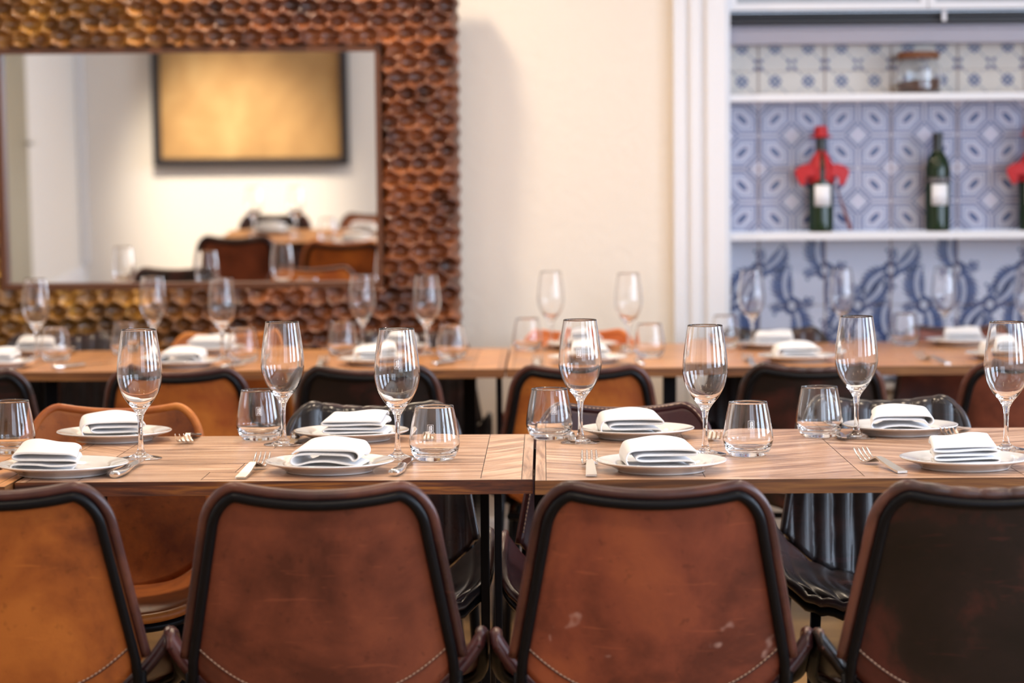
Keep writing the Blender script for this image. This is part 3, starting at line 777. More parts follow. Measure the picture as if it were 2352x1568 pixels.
def make_plate():
    prof = smooth_prof([(0.0, 0.0042), (0.050, 0.0042), (0.066, 0.0030), (0.070, 0.0008), (0.073, 0.0006), (0.076, 0.0040), (0.088, 0.0100), (0.104, 0.0150), (0.1085, 0.0172), (0.1092, 0.0186), (0.1078, 0.0196), (0.100, 0.0180), (0.080, 0.0135), (0.0745, 0.0110), (0.068, 0.0080), (0.050, 0.0072), (0.0, 0.0072)], 4)
    o = mk('dinner_plate', *lathe(prof, 72), M_plate); tag(o, 'x', 'plate'); return o
def make_napkin(v):
    W_ = 0.058
    # cross-section paths (x, z) of the folded cloth strip, z 0..1 in units of the pile height
    if v == 0: path = [(-0.95, 0.05), (0.20, 0.05), (0.86, 0.06), (1.0, 0.17), (0.86, 0.29), (0.0, 0.30), (-0.82, 0.30), (-0.96, 0.42), (-0.80, 0.54), (0.0, 0.52), (0.62, 0.50), (0.92, 0.60), (0.90, 0.74), (0.5, 0.79), (-0.4, 0.76), (-0.90, 0.78), (-1.0, 0.88), (-0.85, 0.99), (0.0, 1.0), (0.90, 0.95)]
    elif v == 1: path = [(0.95, 0.06), (0.2, 0.04), (-0.80, 0.05), (-1.0, 0.28), (-1.0, 0.70), (-0.80, 0.96), (0.0, 0.99), (0.82, 0.97), (1.0, 0.84), (0.84, 0.70), (0.0, 0.68), (-0.58, 0.68), (-0.74, 0.53), (-0.56, 0.38), (0.1, 0.36), (0.78, 0.38), (0.95, 0.25), (0.80, 0.16)]
    elif v == 2: path = [(-0.88, 0.04), (0.0, 0.04), (0.80, 0.05), (0.96, 0.15), (0.62, 0.26), (0.10, 0.37), (-0.42, 0.32), (-0.84, 0.16), (-1.0, 0.36), (-0.90, 0.66), (-0.60, 0.76), (0.0, 0.76), (0.66, 0.72), (0.86, 0.44), (1.0, 0.60), (0.98, 0.86), (0.76, 1.0), (0.0, 0.99), (-0.74, 0.97), (-0.96, 0.80)]
    else: path = [(0.85, 0.05), (0.0, 0.04), (-0.86, 0.05), (-1.0, 0.19), (-0.86, 0.33), (-0.20, 0.36), (0.30, 0.30), (0.86, 0.35), (1.0, 0.48), (0.82, 0.61), (0.0, 0.62), (-0.76, 0.60), (-0.94, 0.71), (-0.86, 0.90), (-0.5, 0.99), (0.2, 1.0), (0.78, 0.96), (1.0, 0.80)]
    path = smooth_prof(path, 7); nP = len(path); nt = 15
    V, F = [], []
    for j in range(nt):
        t = j/(nt-1)
        hgt = (0.030 + 0.018*t - 0.012*max(0, (t-0.75)/0.25)**2)
        for (x, z) in path:
            xx = x*W_*(1.0-0.10*t) + 0.012*t*(1 if v % 2 == 0 else -1)
            zz = 0.0016 + z*hgt + 0.003*math.sin(3*x+v)*t*z
            yy = -0.043 + 0.088*t + 0.006*math.sin(x*2.2+v*1.3)
            V.append((xx, yy, zz))
    F = [(j*nP+i, j*nP+i+1, (j+1)*nP+i+1, (j+1)*nP+i) for j in range(nt-1) for i in range(nP-1)]
    o = mk('folded_napkin', V, F, M_cloth); tag(o, 'x', 'napkin')
    sm = o.modifiers.new('cloth', 'SOLIDIFY'); sm.thickness = 0.0028; sm.offset = 0
    return o
def make_fork():
    root = empty('fork', (0, 0, 0), 0, 'x', 'fork')
    # handle: flat bar along +Y, from y=0 (end) to 0.12, neck to 0.145, tines to 0.20
    hp = [(0.0, 0.0082, 0.003), (0.003, 0.0090, 0.003), (0.04, 0.0084, 0.0062), (0.085, 0.0070, 0.0120), (0.112, 0.0050, 0.0150), (0.128, 0.0052, 0.0120), (0.138, 0.0105, 0.0070), (0.146, 0.0136, 0.0045), (0.152, 0.0140, 0.0042)]
    hp = smooth_prof(hp, 4); V = []
    for y, w_, z in hp:
        t = 0.0011 if y > 0.14 else 0.0016
        V += [(-w_, y, z-t), (w_, y, z-t), (w_, y, z+t), (-w_, y, z+t)]
    n = len(hp); F = [(0, 3, 2, 1), (4*(n-1), 4*(n-1)+1, 4*(n-1)+2, 4*(n-1)+3)]
    for i in range(n-1):
        for k in range(4): F.append((4*i+k, 4*i+(k+1) % 4, 4*i+4+(k+1) % 4, 4*i+4+k))
    mk('handle', V, F, M_steel_s, root, smooth=False, angle=None)
    ts = []
    for x in (-0.0123, -0.0041, 0.0041, 0.0123):
        pp = smooth_prof([(x, 0.150, 0.0044), (x, 0.168, 0.0070), (x, 0.186, 0.0140), (x*0.97, 0.202, 0.0235)], 4)
        ts.append(tube(pp, [0.0019]*(len(pp)-3)+[0.0016, 0.0012, 0.0006], 6))
    for t in ts: mk('tine', *t, M_steel, root)
    return root
def make_knife():
    root = empty('table_knife', (0, 0, 0), 0, 'x', 'knife')
    hp = smooth_prof([(0.0, 0.0050, 0.0), (0.004, 0.0098, 0.0), (0.03, 0.0092, 0.0035), (0.06, 0.0078, 0.004), (0.09, 0.0076, 0.0015), (0.105, 0.0085, 0.0)], 5)
    rings = []; n = 12; V = []; F = []
    for y, r, xo in hp:
        for k in range(n):
            a = 2*PI*k/n; V.append((xo+r*math.cos(a), y, 0.0068+0.0062*math.sin(a)))
    m = len(hp)
    for i in range(m-1):
        for k in range(n): F.append((i*n+k, i*n+(k+1) % n, (i+1)*n+(k+1) % n, (i+1)*n+k))
    F.append(tuple(range(n-1, -1, -1))); F.append(tuple((m-1)*n+k for k in range(n)))
    mk('handle', V, F, M_steel, root)
    iv, if_ = [], []
    pts = smooth_prof([(0.014, 0.0040, 0.001), (0.03, 0.0052, 0.0035), (0.06, 0.0045, 0.004), (0.088, 0.0036, 0.0015)], 5)
    for y, r, xo in pts: iv += [(xo-r, y, 0.0118), (xo-r*0.6, y, 0.0134), (xo+r*0.6, y, 0.0134), (xo+r, y, 0.0118)]
    for i in range(len(pts)-1):
        for k in range(3): if_.append((4*i+k, 4*i+k+1, 4*i+5+k, 4*i+4+k))
        if_.append((4*i+3, 4*i, 4*i+4, 4*i+7))
    if_.append((3, 2, 1, 0)); e_ = 4*(len(pts)-1); if_.append((e_, e_+1, e_+2, e_+3))
    mk('handle_inlay', iv, if_, M_dkins, root)
    bl = [(-0.006, 0.104), (-0.0085, 0.13), (-0.009, 0.19), (-0.004, 0.222), (0.004, 0.215), (0.0075, 0.19), (0.0065, 0.13), (0.006, 0.104)]
    V = [(x, y, 0.0060) for x, y in bl]+[(x, y, 0.0078) for x, y in bl]; m = len(bl)
    F = [tuple(range(m-1, -1, -1)), tuple(range(m, 2*m))]+[(i, (i+1) % m, (i+1) % m+m, i+m) for i in range(m)]
    mk('blade', V, F, M_steel, root, smooth=False)
    return root

ZTAB = 0.7503
wineP = Proto(make_wine()); tumbP = Proto(make_tumbler()); plateP = Proto(make_plate()); forkP = Proto(make_fork()); knifeP = Proto(make_knife())
napP = [Proto(make_napkin(v)) for v in range(4)]
GW1, GW2 = 'wine glasses on the front tables', 'blurred wine glasses on the back tables'
GT1, GT2 = 'tumblers on the front tables', 'blurred tumblers on the back tables'
GP1, GP2 = 'white plates on the front tables', 'blurred white plates on the back tables'
GN1, GN2 = 'folded napkins on the front tables', 'blurred folded napkins on the back tables'
GF1, GF2 = 'forks on the front tables', 'forks on the back tables'
GK1, GK2 = 'knives on the front tables', 'knives on the back tables'
# front tables: wine glasses (x, y, logo angle)
for x, y, lg, lab in [
    (-0.717, 4.262, None, 'empty wine glass beside the leftmost front plate, behind the knife'),
    (-0.4875, 4.485, None, 'empty wine glass next to a tumbler, back of the front left table'),
    (-0.259, 4.233, -PI/2+0.08, 'empty wine glass with square printed letters, by the logo tumbler in front'),
    (0.0665, 4.485, -PI/2-0.05, 'empty wine glass near the table joint, behind it the orange chair'),
    (0.2845, 4.272, None, 'empty wine glass behind the front plate on the right table'),
    (0.5865, 4.540, None, 'empty wine glass in front of the right far-side plate'),
    (0.824, 4.310, None, 'empty wine glass cut by the right edge of the picture')]:
    if lg is None: wineP.put((x, y, ZTAB), 0, lab, GW1)
    else:
        g = make_wine(True, lg); g.location = (x, y, ZTAB); g['label'] = lab; g['group'] = GW1
for x, y, lg, lab in [
    (-0.972, 4.370, None, 'short tumbler cut by the left edge, on the short left table'),
    (-0.543, 4.578, -PI/2+0.1, 'tumbler with small logo next to the second wine glass'),
    (-0.193, 4.210, -PI/2-0.13, 'tumbler with square JB logo beside the table joint, front row'),
    (0.009, 4.562, -PI/2+0.2, 'tumbler with small logo just right of the table joint, back row'),
    (0.358, 4.246, -PI/2+0.05, 'tumbler right of the front plate on the right table'),
    (0.520, 4.566, None, 'tumbler left of the rightmost far-side plate')]:
    if lg is None: tumbP.put((x, y, ZTAB), 0, lab, GT1)
    else:
        g = make_tumbler(True, lg); g.location = (x, y, ZTAB); g['label'] = lab; g['group'] = GT1
# front plates, each with its napkin
for k, (x, y, nv, rz, nx, ny, lab, nl) in enumerate([
    (-0.810, 4.035, 3, -0.10, -0.022, 0.006, 'white plate at the front left corner overlapping two tables', 'napkin with wide flat top on the front left corner plate'),
    (-0.363, 4.050, 2, -0.08, -0.002, 0.005, 'white plate in front on the left table, between fork and knife', 'loosely folded napkin with hollow gap, front plate of left table'),
    (0.195, 4.028, 1, 0.02, -0.002, 0.003, 'white plate at the front of the right table beside the single fork', 'neatly rolled napkin on the front plate of the right table'),
    (0.704, 4.042, 0, 0.12, -0.008, 0.01, 'white plate at front right, cut by the picture edge', 'large napkin leaning back on the front right plate'),
    (-0.822, 4.588, 1, 0.16, 0.002, -0.01, 'white plate overhanging the left table end, before the tan chair', 'napkin with curled loop on the far left plate'),
    (-0.367, 4.570, 0, -0.05, 0.008, -0.006, 'white plate in front of the black ribbed chair, left table', 'flat layered napkin before the left black ribbed chair'),
    (0.175, 4.579, 1, 0.0, -0.01, -0.01, 'white plate in front of the plum stitched chair', 'small neat napkin before the plum stitched chair'),
    (0.680, 4.615, 2, 0.08, -0.008, -0.01, 'white plate in front of the right black ribbed chair', 'raised napkin before the right black ribbed chair')]):
    plateP.put((x, y, ZTAB), 0, lab, GP1)
    napP[nv].put((x+nx, y+ny, ZTAB+0.0072), rz, nl, GN1)
for x, y, rz, lab in [
    (-0.500, 3.945, -0.07, 'fork left of the front plate on the left table'),
    (0.076, 3.945, -0.00, 'fork just right of the table joint, tines pointing away'),
    (0.588, 3.965, 0.22, 'fork turned slightly, left of the front right plate'),
    (-0.965, 3.93, -0.6, 'fork partly hidden at the left picture edge'),
    (-0.675, 4.665, PI+0.0, 'fork with tines toward us by the far left plate'),
    (-0.232, 4.645, PI+0.08, 'fork seen through the logo tumbler on the left table'),
    (0.314, 4.655, PI+0.0, 'fork right of the plate before the plum chair'),
    (0.818, 4.690, PI-0.35, 'fork right of the plate before the right ribbed chair')]:
    forkP.put((x, y, ZTAB), rz, lab, GF1)
for x, y, rz, lab in [
    (-0.712, 3.965, -0.05, 'steel knife with curved handle at the foot of the leftmost wine glass'),
    (-0.250, 3.965, -0.08, 'steel knife with dark inlay at the foot of the logo wine glass'),
    (-0.478, 4.66, PI+0.05, 'knife beside the plate before the left black ribbed chair'),
    (0.045, 4.68, PI+0.03, 'knife beside the plate before the plum chair'),
    (0.552, 4.70, PI+0.02, 'knife beside the plate before the right ribbed chair')]:
    knifeP.put((x, y, ZTAB), rz, lab, GK1)
# back tables
for x, y, lab in [
    (-1.455, 6.90, 'blurred wine glass at the far left of the back table'),
    (-1.143, 7.05, 'blurred wine glass before the lower mirror frame, second from left'),
    (-0.912, 6.83, 'blurred wine glass behind the front table, third from left in the back row'),
    (-0.533, 7.08, 'blurred wine glass under the lower right corner of the mirror glass'),
    (-0.338, 6.96, 'blurred wine glass in front of the right side of the mirror frame'),
    (0.021, 7.18, 'blurred wine glass before the cream wall, left one of two'),
    (0.244, 6.98, 'blurred wine glass before the cream wall, right one of two'),
    (0.616, 7.17, 'blurred wine glass in front of the left end of the leaf tiles'),
    (0.894, 7.27, 'blurred wine glass before the leaf tiles, above a sharp glass'),
    (1.213, 7.33, 'blurred wine glass before the leaf tiles under the plain green bottle'),
    (1.435, 7.20, 'blurred wine glass cut by the right picture edge')]:
    wineP.put((x, y, ZTAB), 0, lab, GW2)
for x, y, lab in [
    (-1.376, 6.78, 'blurred tumbler beside the leftmost back wine glass'),
    (-1.222, 7.03, 'blurred tumbler half hidden behind the leftmost sharp wine glass'),
    (-0.837, 6.70, 'blurred tumbler right of the third back wine glass'),
    (-0.584, 6.98, 'blurred tumbler before the lower mirror frame, left of the fourth wine glass'),
    (-0.259, 6.77, 'blurred tumbler at the right edge of the mirror frame'),
    (-0.049, 7.10, 'blurred tumbler before the cream wall with the orange chair behind'),
    (0.295, 6.77, 'blurred tumbler before the cream wall, right of two wine glasses'),
    (0.539, 7.19, 'blurred tumbler in front of the white niche casing'),
    (1.077, 7.22, 'blurred tumbler before the tiles beside a brown chair top')]:
    tumbP.put((x, y, ZTAB), 0, lab, GT2)
for x, y, nv, rz, lab, nl in [
    (-1.500, 6.56, 0, 0, 'blurred plate at the left edge, near side of the back table', 'blurred napkin at the left edge, near side of the back table'),
    (-0.985, 6.53, 2, 0, 'blurred plate on the near side between the second and third back glasses', 'blurred napkin on the near side behind the first sharp wine glass'),
    (-0.455, 6.56, 1, 0, 'blurred plate on the near side behind the logo wine glass', 'blurred napkin seen through the logo wine glass'),
    (0.119, 6.58, 1, 0, 'blurred plate on the near side seen through the wine glass by the joint', 'blurred napkin seen through the wine glass by the joint'),
    (0.690, 6.575, 1, 0, 'blurred plate on the near side in front of the niche casing', 'blurred rolled napkin on the near side before the niche'),
    (1.262, 6.62, 1, 0, 'blurred plate on the near side by the right picture edge', 'blurred napkin on the near side behind the rightmost sharp glass'),
    (-1.490, 7.08, 3, 0, 'blurred plate on the far side at the left, below the mirror', 'blurred wide napkin on the far side at the left, below the mirror'),
    (-0.985, 7.10, 0, 0, 'blurred plate on the far side before the tan chair, below the mirror', 'blurred napkin on the far side before the tan chair, below the mirror'),
    (-0.442, 7.12, 2, 0, 'blurred plate on the far side below the right mirror corner', 'blurred napkin on the far side below the right mirror corner'),
    (0.112, 7.17, 1, 0, 'blurred plate on the far side before the bright orange chair', 'blurred napkin on the far side before the bright orange chair'),
    (0.675, 7.13, 0, 0, 'blurred plate on the far side at the left end of the leaf tiles', 'blurred napkin on the far side at the left end of the leaf tiles'),
    (1.245, 7.22, 0, 0, 'blurred plate on the far side below the plain green bottle', 'blurred wide napkin on the far side below the plain green bottle')]:
    plateP.put((x, y, ZTAB), 0, lab, GP2); napP[nv].put((x, y, ZTAB+0.0072), rz, nl, GN2)
for x, y, rz, lab in [
    (1.075, 6.44, 0.25, 'blurred fork on the near side, left of the right edge plate'),
    (-0.605, 6.43, 0.0, 'blurred fork left of the plate behind the logo wine glass'),
    (-0.02, 6.42, 0.0, 'blurred fork beside the back table joint'),
    (0.555, 6.42, 0.0, 'blurred fork left of the rolled napkin plate before the niche'),
    (0.235, 7.23, PI, 'blurred fork on the far side beside the bright orange chair')]:
    forkP.put((x, y, ZTAB), rz, lab, GF2)
for x, y, rz, lab in [
    (-1.32, 6.46, -0.7, 'blurred knife near the left edge of the back table'),
    (-0.30, 6.50, -0.5, 'blurred knife right of the plate behind the logo tumbler'),
    (-0.86, 6.44, -0.4, 'blurred knife under the third back wine glass'),
    (0.255, 6.42, 0.0, 'blurred knife beside the back tumbler before the cream wall')]:
    knifeP.put((x, y, ZTAB), rz, lab, GK2)
# seen only in the mirror
for x, y, lab in [(-1.32, 4.22, 'left wine glass on the short left table, seen only in the mirror'), (-1.13, 4.22, 'right wine glass on the short left table, seen only in the mirror')]:
    wineP.put((x, y, ZTAB), 0, lab, None)
plateP.put((-1.26, 4.02, ZTAB), 0, 'plate on the short left table, seen only in the mirror', None)
napP[1].put((-1.26, 4.02, ZTAB+0.0072), 0, 'napkin on the short left table, seen only in the mirror', None)

# ------------------------------------------------------------------ bottles, jar
def text_mesh(s, size, r, ang0, z, m, parent, name):
    c = bpy.data.curves.new('txt', 'FONT'); c.body = s; c.size = size; c.align_x = 'CENTER'; c.space_character = 1.15
    o = bpy.data.objects.new('txt', c); COL.objects.link(o); bpy.context.view_layer.update()
    dg = bpy.context.evaluated_depsgraph_get(); me = bpy.data.meshes.new_from_object(o.evaluated_get(dg))
    bpy.data.objects.remove(o)
    for v in me.vertices:
        a = ang0 + v.co.x/r; v.co = Vector((math.cos(a)*(r+0.0008), math.sin(a)*(r+0.0008), z+v.co.y))
    me.materials.clear(); me.materials.append(m); me.name = name
    return finish(bpy.data.objects.new(name, me), parent)
def patch(r, a0, a1, z0, z1, m, name, parent, n=16):
    V, F = [], []
    for k in range(n+1):
        a = a0+(a1-a0)*k/n
        V += [(math.cos(a)*r, math.sin(a)*r, z0), (math.cos(a)*r, math.sin(a)*r, z1), (math.cos(a)*(r-0.0008), math.sin(a)*(r-0.0008), z0), (math.cos(a)*(r-0.0008), math.sin(a)*(r-0.0008), z1)]
    for k in range(n): F += [(4*k, 4*k+4, 4*k+5, 4*k+1), (4*k+2, 4*k+3, 4*k+7, 4*k+6), (4*k+1, 4*k+5, 4*k+7, 4*k+3), (4*k, 4*k+2, 4*k+6, 4*k+4)]
    F += [(0, 1, 3, 2), (4*n, 4*n+2, 4*n+3, 4*n+1)]
    return mk(name, V, F, m, parent)
def bottle(x, y, label, dressed):
    root = empty('wine_bottle', (x, y, 1.0812), 0, label, 'bottle', 'green bottles on the niche shelf')
    outer = smooth_prof([(0.0, 0.004), (0.030, 0.001), (0.036, 0.004), (0.0375, 0.014), (0.0378, 0.10), (0.0380, 0.185), (0.0375, 0.205), (0.030, 0.232), (0.0185, 0.252), (0.0145, 0.268), (0.0138, 0.29), (0.0142, 0.305), (0.0142, 0.312), (0.0, 0.312)], 4)
    outer = [(r_*1.06, z_) for r_, z_ in outer]
    mk('bottle_body', *lathe(outer, 40), M_bottle, root)
    mk('capsule', *lathe([(r_*1.12, z_) for r_, z_ in smooth_prof([(0.0165, 0.256), (0.0150, 0.268), (0.0146, 0.285), (0.0150, 0.3), (0.0152, 0.313), (0.012, 0.3145), (0, 0.3148)], 3)], 32), M_capsule, root)
    patch(0.0412, -PI/2-0.62, -PI/2+0.72, 0.083, 0.150, M_label, 'paper_label', root)
    if not dressed:
        patch(0.0412, -PI-0.3, 0.3, 0.153, 0.174, M_black, 'dark_band', root, 32)
        text_mesh('LUIS BAYE', 0.0145, 0.0414, -PI/2+0.04, 0.1585, M_text, root, 'lettering')
    else:
        # red cloth wrapped round the shoulders, tied in a bow, and a red stopper
        def dr(u, v):
            a = u*2*PI; zt = 0.256-0.006*math.cos(2*a); zb = 0.155
            z = zt+(zb-zt)*v
            r = 0.0175+(0.0440-0.0175)*min(1, (v/0.55))**0.75+0.0012*math.sin(9*a)*v
            open_ = 0.012*max(0, math.cos(a+PI/2))**6*v
            return Vector((math.cos(a)*r, math.sin(a)*r, z+open_))
        V, F = grid(dr, [0.78+0.94*i/48 for i in range(49)], [i/14 for i in range(15)])
        dpo = mk('red_cloth', V, F, M_red, root); so = dpo.modifiers.new('t', 'SOLIDIFY'); so.thickness = 0.002
        for sg in (-1, 1):
            oc = [(0.022, 0.176), (0.030, 0.212), (0.056, 0.216), (0.086, 0.198), (0.080, 0.170), (0.066, 0.148), (0.054, 0.154), (0.050, 0.176)]
            lp_ = [(sg*x_, z_) for x_, z_ in smooth_prof(oc+[oc[0]], 4)[:-1]]; m3 = len(lp_)
            V = [(x_, -0.042-0.004*math.sin(abs(x_)*50), z_) for x_, z_ in lp_]+[(x_, -0.030, z_) for x_, z_ in lp_]
            F = [tuple(range(m3)), tuple(range(2*m3-1, m3-1, -1))]+[(i, i+m3, (i+1) % m3+m3, (i+1) % m3) for i in range(m3)]
            bevel_obj(mk('bow_loop', V, F, M_red, root, smooth=False), 0.003)
        st = lathe(smooth_prof([(0.0155, 0.300), (0.034, 0.3035), (0.036, 0.3065), (0.032, 0.3085), (0.0235, 0.3095), (0.0215, 0.325), (0.0190, 0.337), (0.012, 0.3395), (0, 0.338)], 4), 36)
        tl = 0.0
        V = [(x_, y_, z_+(x_*tl)) for x_, y_, z_ in st[0]]
        mk('red_stopper', V, st[1], M_red, root)
    return root
bottle(0.893, 7.80, 'green bottle with big red cloth bow and red top, left on the shelf', True)
bottle(1.267, 7.80, 'plain dark green bottle with lettered band and white square label', False)
bottle(1.568, 7.80, 'green bottle with red cloth bow, cut by the right picture edge', True)
st = mk('wooden_stick', *tube([(0.0, 0.0, 0.004), (0.0, 0.0, 0.012), (-0.012, 0.008, 0.05), (-0.028, 0.018, 0.10), (-0.042, 0.03, 0.15)], [0.005, 0.007, 0.006, 0.0035, 0.003], 8), M_stick)
st.location = (0.986, 7.79, 1.0812); tag(st, 'thin reddish brown stick leaning beside the left red-bowed bottle', 'stick')
jar = empty('glass_jar', (1.205, 7.80, 1.5213), 0, 'round glass jar with dark cork lid, part filled with brown spice', 'jar')
jo = smooth_prof([(0.0, 0.001), (0.055, 0.001), (0.064, 0.007), (0.066, 0.020), (0.066, 0.070), (0.0625, 0.088), (0.055, 0.100), (0.053, 0.106), (0.056, 0.110)], 4)
ji = smooth_prof([(0.0535, 0.110), (0.0505, 0.106), (0.053, 0.099), (0.060, 0.087), (0.0635, 0.070), (0.0635, 0.020), (0.0615, 0.009), (0.053, 0.005), (0.0, 0.005)], 4)
mk('jar_body', *lathe([(r_*1.1, z_) for r_, z_ in jo+ji], 48), M_glass, jar)
mk('lid', *lathe(smooth_prof([(0.0, 0.1105), (0.063, 0.1105), (0.066, 0.1135), (0.066, 0.128), (0.062, 0.132), (0.0, 0.132)], 3), 40), M_cork, jar)
sp = lathe([(0.0, 0.0058), (0.052, 0.0058), (0.0605, 0.011), (0.0625, 0.02), (0.0625, 0.040), (0.05, 0.043), (0.0, 0.045)], 40)
mk('spice_filling', [(x_*1.095, y_*1.095, z_+(0.11*x_ if z_ > 0.03 else 0)) for x_, y_, z_ in sp[0]], sp[1], M_spice, jar)

# ------------------------------------------------------------------ carved mirror
MX0, MX1, MZ0, MZ1 = -1.694, -0.520, 0.938, 1.662
BW = 0.258; MW = (MX0+MX1)/2; MH = (MZ0+MZ1)/2
mir = empty('wall_mirror', (MW, 7.625, MH), 0, 'large wall mirror in a deep carved honeycomb wooden frame', 'mirror')
mir.rotation_euler = (math.radians(2.27), 0, math.radians(0.0))
hx, hz = (MX1-MX0)/2, (MZ1-MZ0)/2
M_carve = mat('carved_dark_wood', (0.2, 0.07, 0.025), 0.38, 0.0, Coat_Weight=0.25)
N, L, b = nodes(M_carve); v = tex_coord(N, L)
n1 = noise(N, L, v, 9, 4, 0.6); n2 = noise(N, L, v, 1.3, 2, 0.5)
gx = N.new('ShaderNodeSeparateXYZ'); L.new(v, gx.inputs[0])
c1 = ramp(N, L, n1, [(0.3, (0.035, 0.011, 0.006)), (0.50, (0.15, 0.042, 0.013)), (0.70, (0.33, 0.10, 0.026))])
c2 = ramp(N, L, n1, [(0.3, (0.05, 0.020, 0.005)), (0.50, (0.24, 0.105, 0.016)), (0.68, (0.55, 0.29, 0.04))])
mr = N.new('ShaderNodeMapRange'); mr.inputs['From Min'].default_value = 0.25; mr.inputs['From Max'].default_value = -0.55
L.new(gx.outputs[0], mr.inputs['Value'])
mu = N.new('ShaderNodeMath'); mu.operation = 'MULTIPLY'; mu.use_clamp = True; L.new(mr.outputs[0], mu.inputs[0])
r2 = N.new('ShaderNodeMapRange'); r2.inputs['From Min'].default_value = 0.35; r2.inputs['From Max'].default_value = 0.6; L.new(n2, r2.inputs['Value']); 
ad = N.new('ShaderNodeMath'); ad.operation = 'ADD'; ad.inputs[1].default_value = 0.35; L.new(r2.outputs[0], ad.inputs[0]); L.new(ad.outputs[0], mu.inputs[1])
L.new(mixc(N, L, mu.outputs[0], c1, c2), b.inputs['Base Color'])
bump(N, L, b, noise(N, L, v, 70, 4, 0.6), 0.3, 0.004)
# hexagonal scoops
px_, pz_ = 0.060, 0.045
cells = {}
def hcenter(i, j):
    if (i, j) not in cells:
        r_ = random.Random(i*977+j*131)
        cells[(i, j)] = (i*px_+(0.5*px_ if j % 2 else 0)+r_.uniform(-.006, .006), j*pz_+r_.uniform(-.005, .005), r_.uniform(0.85, 1.15))
    return cells[(i, j)]
def hgt(x, z):
    j0 = round(z/pz_); best = 9; bc = None; second = 9
    for j in (j0-1, j0, j0+1):
        i0 = round((x-(0.5*px_ if j % 2 else 0))/px_)
        for i in (i0-1, i0, i0+1):
            c = hcenter(i, j); d_ = math.hypot((x-c[0]), (z-c[1])*1.18)*c[2]
            if d_ < best: second = best; best = d_; bc = c
            elif d_ < second: second = d_
    # bowl with a raised lower lip (overlapping scale look)
    rr = best/0.036; dz = (z-bc[1])/pz_
    return -0.038*(1-min(1, rr*rr)) + 0.022*(-dz)
step = 0.0065
nx = int(round(2*(hx+BW)/step)); nz = int(round(2*(hz+BW)/step))
V, F, idx = [], [], {}
def inside(x, z): return abs(x) < hx+0.014 and abs(z) < hz+0.014
def vid(i, j):
    if (i, j) not in idx:
        x = -(hx+BW)+2*(hx+BW)*i/nx; z = -(hz+BW)+2*(hz+BW)*j/nz
        y = -0.068 - hgt(x, z)*1.0
        e = min(hx+BW-abs(x), hz+BW-abs(z))
        if e < 0.02: y += (1-e/0.02)**2*0.035
        di = max(abs(x)-hx, abs(z)-hz)
        if di < 0.032: y += (1-max(0, di-0.014)/0.018)**2*0.028
        idx[(i, j)] = len(V); V.append((x+0.004*math.sin(z*140) * (1 if e < step else 0), y, z+0.004*math.sin(x*105)*(1 if e < step else 0)))
    return idx[(i, j)]
edge = {}
for i in range(nx):
    for j in range(nz):
        xc = -(hx+BW)+2*(hx+BW)*(i+.5)/nx; zc = -(hz+BW)+2*(hz+BW)*(j+.5)/nz
        if inside(xc, zc): continue
        F.append((vid(i, j), vid(i+1, j), vid(i+1, j+1), vid(i, j+1)))
# skirt back to the wall side
cnt = {}
for f in F:
    for a, b_ in zip(f, f[1:]+f[:1]):
        k = (min(a, b_), max(a, b_)); cnt[k] = cnt.get(k, 0)+1; edge[k] = (a, b_)
sk = {}
def skv(a):
    if a not in sk: sk[a] = len(V); V.append((V[a][0], 0.035, V[a][2]))
    return sk[a]
for k, c in cnt.items():
    if c == 1:
        a, b_ = edge[k]; F.append((b_, a, skv(a), skv(b_)))
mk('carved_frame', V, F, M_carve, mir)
ins = merge([box(-hx-0.016, hx+0.016, -0.046, -0.006, hz-0.002, hz+0.016), box(-hx-0.016, hx+0.016, -0.046, -0.006, -hz-0.016, -hz+0.002),
             box(-hx-0.016, -hx+0.002, -0.046, -0.006, -hz, hz), box(hx-0.002, hx+0.016, -0.046, -0.006, -hz, hz)])
mk('inner_moulding', *ins, M_frame_in, mir, smooth=False)
boxo('mirror_glass', (-hx-0.01, hx+0.01, -0.012, 0.0, -hz-0.01, hz+0.01), M_mirror, mir)
boxo('backing_board', (-hx-0.03, hx+0.03, 0.001, 0.03, -hz-0.03, hz+0.03), M_frame_in, mir)

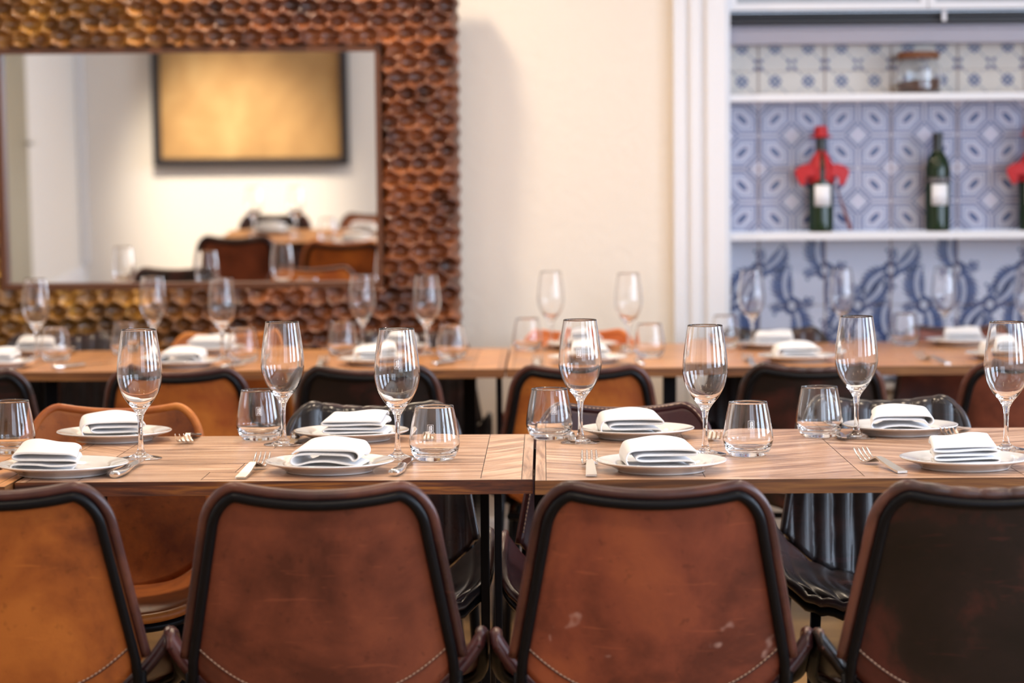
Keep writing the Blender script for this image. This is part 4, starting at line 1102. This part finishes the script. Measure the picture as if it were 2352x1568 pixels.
# ------------------------------------------------------------------ picture on the wall behind the photographer (seen in the mirror)
pic = empty('framed_picture', (-1.85, YF, 1.40), 0, 'gold toned picture in a deep black box frame, reflected in the mirror', 'picture')
pw_, ph_ = 0.62, 0.62
t = 0.05
mk('picture_frame', *merge([box(-pw_, pw_, 0.0, 0.09, -ph_, -ph_+t), box(-pw_, pw_, 0.0, 0.09, ph_-t, ph_), box(-pw_, -pw_+t, 0.0, 0.09, -ph_+t, ph_-t), box(pw_-t, pw_, 0.0, 0.09, -ph_+t, ph_-t)]), mat('black_frame', (0.015, 0.014, 0.018), 0.4), pic, smooth=False)
M_gold = mat('gold_canvas', (0.62, 0.36, 0.10), 0.6); N, L, b = nodes(M_gold); v = tex_coord(N, L)
L.new(ramp(N, L, noise(N, L, v, 2.2, 5, 0.6, 0.5), [(0.3, (0.34, 0.185, 0.065)), (0.55, (0.46, 0.27, 0.10)), (0.75, (0.58, 0.38, 0.16))]), b.inputs['Base Color'])
boxo('canvas', (-pw_+t, pw_-t, 0.005, 0.05, -ph_+t, ph_-t), M_gold, pic)

# ------------------------------------------------------------------ ceiling downlights
def downlight(x, y, power, label, aim=None, cone=150, blend=1.0, col=(1.0, 0.80, 0.58)):
    r = empty('recessed_downlight', (x, y, ZC), 0, label, 'ceiling light', 'recessed ceiling lights')
    mk('trim_ring', *lathe(smooth_prof([(0.040, -0.001), (0.046, -0.006), (0.058, -0.006), (0.060, -0.0005)], 3), 32), M_whiteg, r)
    mk('lamp_lens', *lathe([(0.0, -0.0025), (0.040, -0.0025)], 24), M_bulb, r)
    d = bpy.data.lights.new('spot', 'SPOT'); d.energy = power; d.color = col; d.spot_size = math.radians(cone); d.spot_blend = blend; d.shadow_soft_size = 0.10
    o = bpy.data.objects.new('lamp_beam', d); COL.objects.link(o); o.location = (x, y, ZC-0.05)
    tgt = Vector(aim) if aim else Vector((x, y, 0)); dv = tgt-Vector((x, y, ZC-0.05))
    o.rotation_euler = dv.to_track_quat('-Z', 'Y').to_euler()
k = 0
for x, y, p in [(-1.5, 2.6, 60), (-0.2, 2.2, 60), (1.3, 2.6, 50), (-1.6, 5.2, 60), (-0.3, 5.0, 65), (1.1, 5.1, 55), (-0.9, 7.05, 110), (0.25, 6.6, 26), (1.45, 6.5, 8)]:
    k += 1
    downlight(x, y, p, 'recessed warm ceiling light, outside the picture above the tables (%s)' % ['near left', 'near middle', 'near right', 'centre left', 'centre', 'centre right', 'above the mirror', 'above the cream wall', 'above the niche'][k-1])
downlight(-1.95, 2.3, 720, 'recessed warm ceiling light aimed at the wall below the gold picture', aim=(-1.97, YF, 0.62), cone=30, blend=0.9, col=(1.0, 0.86, 0.68))
